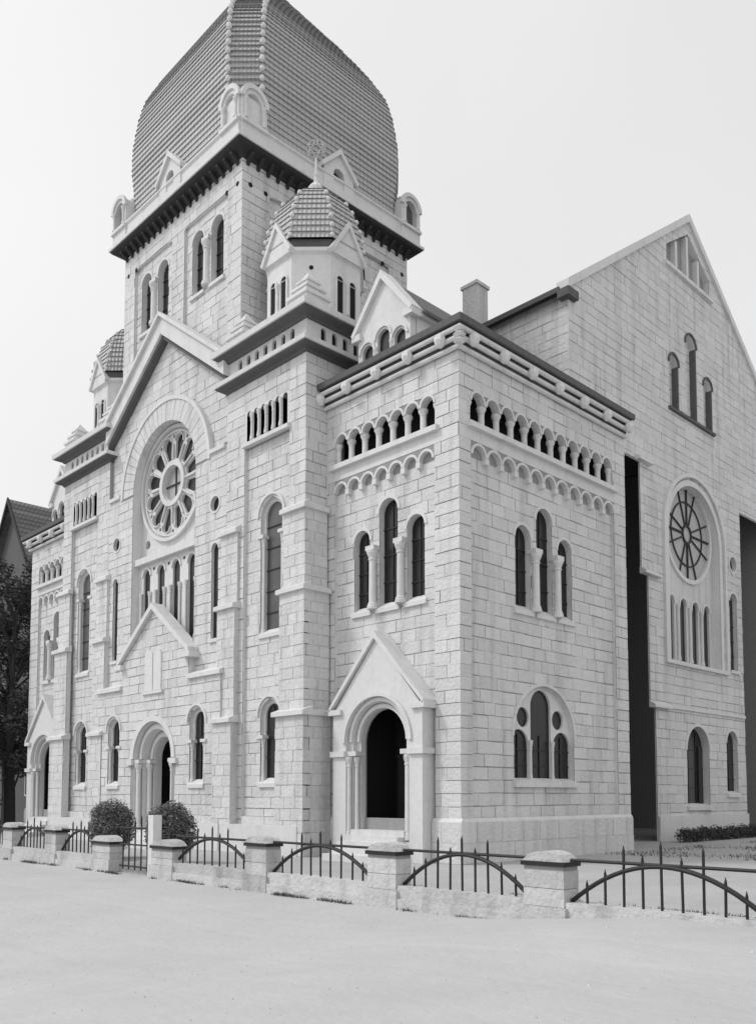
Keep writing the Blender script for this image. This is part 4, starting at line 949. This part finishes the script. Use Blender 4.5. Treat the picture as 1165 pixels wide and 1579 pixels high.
    w = MB().ring(S, 24.0, 4.65, 0.63, 0.74, -0.03, 0.04, n=14).build('arched_window', M_TRIM, SY); MB().flat(S, arch(24.0, 1.35, 2.0, 4.65, 12), -0.23).build('pane', M_GLASS, w); sill(w, S, 23.3, 24.7, 2.1, -0.34, 0.12, 0.16, 0.2)
    bars_in(w, S, 24.0, 1.25, 2.1, 5.1, -0.225, 3, 1)
    MB().box(S, 17.4, 25.6, 6.0, 6.14, -0.05, 0.07).build('string_course', M_TRIM, SY); MB().box(S, 16.32, 25.6, -0.1, 1.1, 0.012, 0.10).build('plinth', M_TRIM, SY)
    # drip slabs where the invented void steps
    for z, ya, yb in ((17.0, 14.9, 16.1), (11.95, 15.2, 16.7), (6.05, 15.8, 17.4)):
        sill(SY, S, ya, yb, z, -0.05, 0.26, 0.12, 0.20, name='weathering')
    # chimney on the roof
    ch = MB().wbox(-8.75, -7.9, 10.6, 11.4, 22.0, 25.5).build('chimney', M_STONE, SY)
    MB().wbox(-8.82, -7.83, 10.53, 11.47, 25.5, 25.65).build('chimney_cap', M_STONE, ch)
transept()

# ---------- facing stones: the 300 that show largest one by one, the rest joined per wall
def app(st):
    wall, fr, poly, d = st
    us = [q[0] for q in poly]; zs = [q[1] for q in poly]
    c = Vector(fr.p((min(us) + max(us)) / 2, (min(zs) + max(zs)) / 2, d)); v = CAM - c
    return (max(us) - min(us)) * (max(zs) - min(zs)) * max(0.0, v.normalized().dot(fr.n())) / v.length_squared
STONES.sort(key=app, reverse=True)
for wall, fr, poly, d in STONES[:300]:
    mb = MB(); stone_mesh(mb, fr, poly, d); mb.build('stone', M_STONE, wall)
rest = {}
for wall, fr, poly, d in STONES[300:]:
    if fr.m and fr.k == 'S': continue
    stone_mesh(rest.setdefault(wall.name, (MB(), wall))[0], fr, poly, d)
for nm, (mb, wall) in rest.items(): mb.build('stonework', M_STONE, wall, kind='stuff')

# ================================================================ garden fence
FE = empty('garden_fence', (0, YF, ZS)); FE.location = (0, 0, 0)
tag(FE, 'low stone and wrought iron fence with arched railings along the street', 'fence')
FF = FR('F', YF)
piers = [-23.6, -19.9, -16.2, -12.55, -0.87, 3.53, 7.6, 11.89, 16.0]
def pier(x, w=0.86, zt=0.80):
    d = 0.23; p = MB().box(FF, x - w / 2 + 0.012, x + w / 2 - 0.012, ZS - 0.1, zt, -d + 0.012, d - 0.012).build('pier', M_MORTAR, FE)
    nb = 2; hh = (zt - 0.10 - 0.06) / nb
    for k in range(nb): MB().box(FF, x - w / 2 + random.uniform(0, 0.012), x + w / 2 - random.uniform(0, 0.012), 0.06 + hh * k + 0.008, 0.06 + hh * (k + 1) - 0.006, -d, d + random.uniform(-0.006, 0.006)).build('block', M_PIER, p)
    MB().box(FF, x - w / 2 - 0.05, x + w / 2 + 0.05, ZS - 0.1, 0.06, -d - 0.05, d + 0.05).build('pier_foot', M_PIER, p)
    MB().box(FF, x - w / 2 - 0.03, x + w / 2 + 0.03, zt - 0.03, zt + 0.05, -d - 0.035, d + 0.035).build('iron_band', M_IRON, p)
    mb = MB(); P = []
    for i in range(7):
        t = i / 6; P.append((x - w / 2 - 0.02 + (w + 0.04) * t, zt + 0.06 + 0.17 * sin(pi * t) ** 0.6))
    mb.prism(FF, [(x - w / 2 - 0.02, zt + 0.04)] + P[0:0] + [(x + w / 2 + 0.02, zt + 0.04)] + P[::-1][1:-1], -d - 0.02, d + 0.02)
    mb.build('pier_cap', M_PIER, p)
for x in piers: pier(x)
def bay(x0, x1):
    n = 9
    MB().box(FF, x0, x1, ZS - 0.1, 0.16, -0.20, 0.20).build('base_wall', M_PIER, FE)
    MB().box(FF, x0, x1, ZS - 0.1, -0.10, -0.26, 0.26).build('base_course', M_PIER, FE)
    MB().tube([FF.p(x0, 0.885, 0), FF.p(x1, 0.885, 0)], 0.032, 6).build('rail', M_IRON, FE)
    c = (x0 + x1) / 2; h = (x1 - x0) / 2
    def az(u): t = (u - c) / h; return 0.16 + 0.70 * (1 - abs(t) ** 2.0)
    MB().tube([FF.p(x0 + (x1 - x0) * i / 20, az(x0 + (x1 - x0) * i / 20), 0.0) for i in range(21)], 0.042, 6).build('arched_rail', M_IRON, FE)
    ht = [0.0, 0.0, 1.16, 1.02, 1.24, 1.02, 1.18, 0.0, 0.0]
    for k in range(n):
        u = x0 + (x1 - x0) * (k + 1) / (n + 1) + random.uniform(-0.015, 0.015)
        t = (az(u) + 0.16) if ht[k] == 0 else ht[k] + random.uniform(-0.03, 0.03)
        ln = random.uniform(-0.012, 0.012)
        MB().tube([FF.p(u, 0.12, 0.01), FF.p(u + ln, t - 0.08, 0.01), FF.p(u + ln, t, 0.01)], [0.024, 0.024, 0.004], 5).build('picket', M_IRON, FE)
allp = sorted(piers + [-8.9, -5.28])
for a, b in zip(allp, allp[1:]):
    if a == -8.9: continue
    bay(a + 0.43, b - 0.43)
for x in (-8.9, -5.28): pier(x, 1.15, 0.55)
# gate leaf beside its pier
GT = empty('iron_gate'); tag(GT, 'narrow wrought iron gate standing between the two clipped bushes', 'gate')
for k in range(6):
    u = -7.9 + 0.36 * k; MB().tube([FF.p(u, -0.2, 0.0), FF.p(u, 1.2 + 0.12 * (k % 2), 0.0), FF.p(u, 1.34 + 0.12 * (k % 2), 0)], [0.024, 0.024, 0.004], 5).build('picket', M_IRON, GT)
for z in (-0.1, 0.55, 1.05): MB().tube([FF.p(-8.1, z, 0), FF.p(-6.05, z, 0)], 0.028, 6).build('rail', M_IRON, GT)
MB().box(FF, -6.2, -5.92, ZS - 0.05, 1.45, -0.14, 0.14).build('gate_post', M_TRIM, GT)

# ================================================================ plants
def leaf_mass(mb, c, rad, n, size, rnd, shell=0.55, squash=0.0):
    for _ in range(n):
        while True:
            v = Vector((rnd.uniform(-1, 1), rnd.uniform(-1, 1), rnd.uniform(-1, 1)))
            if 0.05 < v.length <= 1: break
        v = v.normalized() * (shell + (1 - shell) * rnd.random() ** 0.7) * (1 + 0.08 * sin(5 * v.x + 3 * v.z) + 0.06 * sin(9 * v.y))
        p = Vector((c[0] + v.x * rad[0], c[1] + v.y * rad[1], c[2] + v.z * rad[2]))
        a = Vector((rnd.gauss(0, 1), rnd.gauss(0, 1), rnd.gauss(0, 1))).normalized(); nn = (v + 0.9 * a).normalized()
        e1 = nn.cross(Vector((0.3, 0.2, 1))).normalized(); e2 = nn.cross(e1); s = size * rnd.uniform(0.6, 1.3)
        b = len(mb.v); mb.v += [tuple(p - e1 * s), tuple(p - e2 * s * 0.5), tuple(p + e1 * s), tuple(p + e2 * s * 0.5)]; mb.f.append((b, b + 1, b + 2, b + 3))
def bush(name, x, y, r, h, label, seed):
    rnd = random.Random(seed); t = empty(name, (0, 0, 0)); tag(t, label, 'bush', 'clipped bushes at the gate')
    mb = MB(); leaf_mass(mb, (x, y, h * 0.55), (r, r * 0.9, h * 0.48), 5200, 0.034, rnd, 0.80)
    for _ in range(16):
        an = rnd.uniform(0, 6.28); el = rnd.uniform(-0.6, 1.2); leaf_mass(mb, (x + r * 0.8 * cos(an) * cos(el), y + r * 0.75 * sin(an) * cos(el), h * (0.55 + 0.40 * sin(el))), (0.22, 0.22, 0.2), 190, 0.032, rnd, 0.3)
    leaf_mass(mb, (x, y, h * 0.55), (r * 0.85, r * 0.78, h * 0.42), 2600, 0.06, rnd, 0.5)
    mb.build('foliage', M_LEAF2, t, norm=False)
    mb = MB(); mb.tube([(x, y, -0.1), (x + 0.02, y, h * 0.3), (x, y + 0.03, h * 0.6)], [0.09, 0.07, 0.04], 7)
    for k in range(6): an = k * 1.05; mb.tube([(x, y, h * 0.2), (x + 0.5 * r * cos(an), y + 0.5 * r * sin(an), h * 0.6)], [0.04, 0.015], 5)
    mb.build('stem', M_BARK, t)
bush('clipped_bush', -9.75, YF + 0.55, 0.80, 1.80, 'rounded clipped bush with dark shadowed side, left of the gate', 3)
bush('clipped_bush', -6.45, YF + 0.75, 0.82, 1.76, 'rounded clipped bush just right of the narrow gate', 4)
def tree(x, y, h, cr, label, seed, zlow=0.22, n=16000, group='trees beside the far porch'):
    rnd = random.Random(seed); t = empty('tree'); tag(t, label, 'tree', group)
    mb = MB(); tr = [(x + 0.15 * sin(k), y + 0.1 * cos(k * 1.3), h * 0.75 * k / 6) for k in range(7)]
    mb.tube(tr, [0.30 - 0.04 * k for k in range(7)], 8); cl = MB()
    for k in range(26):
        fz = zlow + (0.95 - zlow) * (k + rnd.random()) / 26; an = k * 2.4 + rnd.uniform(-0.4, 0.4)
        rr = cr * (0.35 + 0.65 * sin(pi * min(0.98, (fz - zlow) / (1 - zlow) * 0.85 + 0.15))) * rnd.uniform(0.55, 1.0)
        p = Vector((x + rr * cos(an), y + rr * sin(an), h * fz + rnd.uniform(-0.4, 0.4)))
        i = min(6, int(fz * 7)); mb.tube([tr[min(i, 6)], (Vector(tr[min(i, 6)]) * 0.4 + p * 0.6) + Vector((0, 0, 0.2)), p], [0.09, 0.05, 0.02], 5)
        q = rnd.uniform(0.8, 1.35); leaf_mass(cl, p, (q, q, q * 0.8), n // 26, 0.11, rnd, 0.35)
    mb.build('trunk', M_BARK, t); cl.build('crown', M_LEAF, t, norm=False)
tree(-34.2, 0.4, 16.5, 2.8, 'tall dark tree standing close to the far porch', 11)
tree(-36.8, -2.8, 15.0, 3.0, 'broad dark tree nearest the street at the left edge', 12)
tree(-38.5, 1.8, 16.5, 3.2, 'tree in front of the tiled neighbouring roof', 13)
tree(-34.0, -2.6, 7.0, 1.8, 'small dark tree below the taller ones beside the far porch', 14, zlow=0.08)
# low hedge at the transept's foot
hd = empty('low_hedge'); tag(hd, 'low dark clipped hedge along the foot of the transept wall', 'hedge')
mb = MB(); rnd = random.Random(5)
for k in range(26): leaf_mass(mb, (-1.35 + rnd.uniform(-0.05, 0.05), 16.4 + 0.42 * k, 0.26 + 0.07 * sin(k * 1.9) + rnd.uniform(-0.04, 0.06)), (rnd.uniform(0.3, 0.5), 0.36, rnd.uniform(0.24, 0.38)), 420, 0.05, rnd, 0.4)
mb.build('foliage', M_LEAF, hd, norm=False)
mb = MB()
for k in range(14): mb.tube([(-1.35, 16 + 0.8 * k, -0.05), (-1.33, 16.05 + 0.8 * k, 0.4)], [0.03, 0.015], 5)
mb.build('stem', M_BARK, hd)
# rough grass in the yard by the fence
mb = MB(); rnd = random.Random(8)
for _ in range(12000):
    if rnd.random() < 0.35: x, y = rnd.uniform(0.6, 14), rnd.uniform(YF + 0.4, YF + 1.2)
    else: x, y = rnd.uniform(0.35, 9), rnd.uniform(7, 24)
    if sin(x * 1.7 + 0.6 * y) + sin(y * 1.1 - x * 0.5) + rnd.uniform(-0.8, 0.8) < 0.15: continue
    h = rnd.uniform(0.03, 0.10); an = rnd.uniform(0, 2 * pi); dx, dy = 0.018 * cos(an), 0.018 * sin(an); lx, ly = rnd.uniform(-0.05, 0.05), rnd.uniform(-0.05, 0.05)
    b = len(mb.v); mb.v += [(x - dx, y - dy, 0), (x + dx, y + dy, 0), (x + lx, y + ly, h)]; mb.f.append((b, b + 1, b + 2))
o = mb.build('grass', M_GRASS, None, norm=False); tag(o, 'thin rough grass tufts in the yard behind the fence', 'grass', kind='stuff')

# ================================================================ neighbouring house
NH = empty('neighbouring_house'); tag(NH, 'neighbouring house with steep tiled roof, half hidden by trees at the left', 'house')
nx0, nx1, ny0, ny1 = -50.0, -37.5, 4.0, 16.0; ez, rz_ = 13.0, 22.5
MB().wbox(nx0, nx1, ny0, ny1, -0.2, ez).build('wall', M_BRICK, NH)
MB().prism(FR('F', ny0), [(nx0, ez), (nx1, ez), ((nx0 + nx1) / 2, rz_ - 0.3)], -0.3, 0.0).build('gable', M_BRICK, NH)
cxn = (nx0 + nx1) / 2
for s, e in ((1, nx1), (-1, nx0)):
    n = 26; mb = MB()
    for k in range(n):
        t0, t1 = k / n, (k + 1) / n; xe = e + s * 0.5
        xa, xb = xe + (cxn - xe) * t0, xe + (cxn - xe) * t1; za, zb = ez - 0.5 + (rz_ - ez + 0.5) * t0, ez - 0.5 + (rz_ - ez + 0.5) * t1
        mb.add([(xa, ny0 - 0.5, za + 0.10), (xa, ny1 + 0.5, za + 0.10), (xb, ny1 + 0.5, zb + 0.02), (xb, ny0 - 0.5, zb + 0.02), (xa, ny0 - 0.5, za - 0.02), (xa, ny1 + 0.5, za - 0.02)], [(0, 1, 2, 3), (0, 4, 5, 1)])
    mb.build('roof', M_NROOF, NH, norm=False)
    MB().prism(FR('F', ny0 - 0.5), [(cxn, rz_ - 0.25), (cxn, rz_ + 0.12), (e + s * 0.55, ez - 0.38), (e + s * 0.55, ez - 0.75)], -0.05, 0.06).build('verge_board', M_TIMBER, NH)
for k in range(3):
    for j in range(2):
        w = MB().box(FR('F', ny0), -48 + 3.6 * k, -46.7 + 3.6 * k, 2 + 4 * j, 4.2 + 4 * j, 0.0, 0.04).build('window', M_TRIM, NH); MB().box(FR('F', ny0), -47.9 + 3.6 * k, -46.8 + 3.6 * k, 2.1 + 4 * j, 4.1 + 4 * j, 0.04, 0.055).build('pane', M_GLASS, w)

# weeds and drifted dirt along the foot of the fence, small stones on the street
mb = MB(); rnd = random.Random(21)
for _ in range(9000):
    x = rnd.uniform(-20, 9.5)
    if sin(x * 1.3) + sin(x * 3.1 + 1.0) + 0.5 * sin(x * 7.7) < rnd.uniform(-0.2, 1.6): continue
    y = YF - 0.27 - abs(rnd.gauss(0, 0.06)); h = rnd.uniform(0.0, 0.07); an = rnd.uniform(0, 6.28); dx, dy = 0.012 * cos(an), 0.012 * sin(an)
    b = len(mb.v); mb.v += [(x - dx, y - dy, ZS - 0.03), (x + dx, y + dy, ZS - 0.03), (x + rnd.uniform(-0.05, 0.05), y + rnd.uniform(-0.06, 0.03), ZS + h)]; mb.f.append((b, b + 1, b + 2))
o = mb.build('weeds', M_GRASS, None, norm=False); tag(o, 'thin weeds growing along the street foot of the fence', 'weeds', kind='stuff')
mb = MB()
for _ in range(1500):
    x, y = rnd.uniform(-18, 16), rnd.uniform(-17, YF - 0.4); r = rnd.uniform(0.006, 0.022) * (1.6 if rnd.random() < 0.05 else 1)
    z = street_z(x, y)
    P = [(x + r * cos(k * 1.257 + 0.3) * rnd.uniform(0.7, 1.2), y + r * sin(k * 1.257 + 0.3) * rnd.uniform(0.7, 1.2), z - 0.004) for k in range(5)] + [(x + r * 0.2, y, z + r * 0.8)]
    mb.add(P, [(k, (k + 1) % 5, 5) for k in range(5)])
o = mb.build('pebbles', M_PIER, None, norm=False); tag(o, 'small pebbles scattered over the sandy street', 'pebbles', kind='stuff')
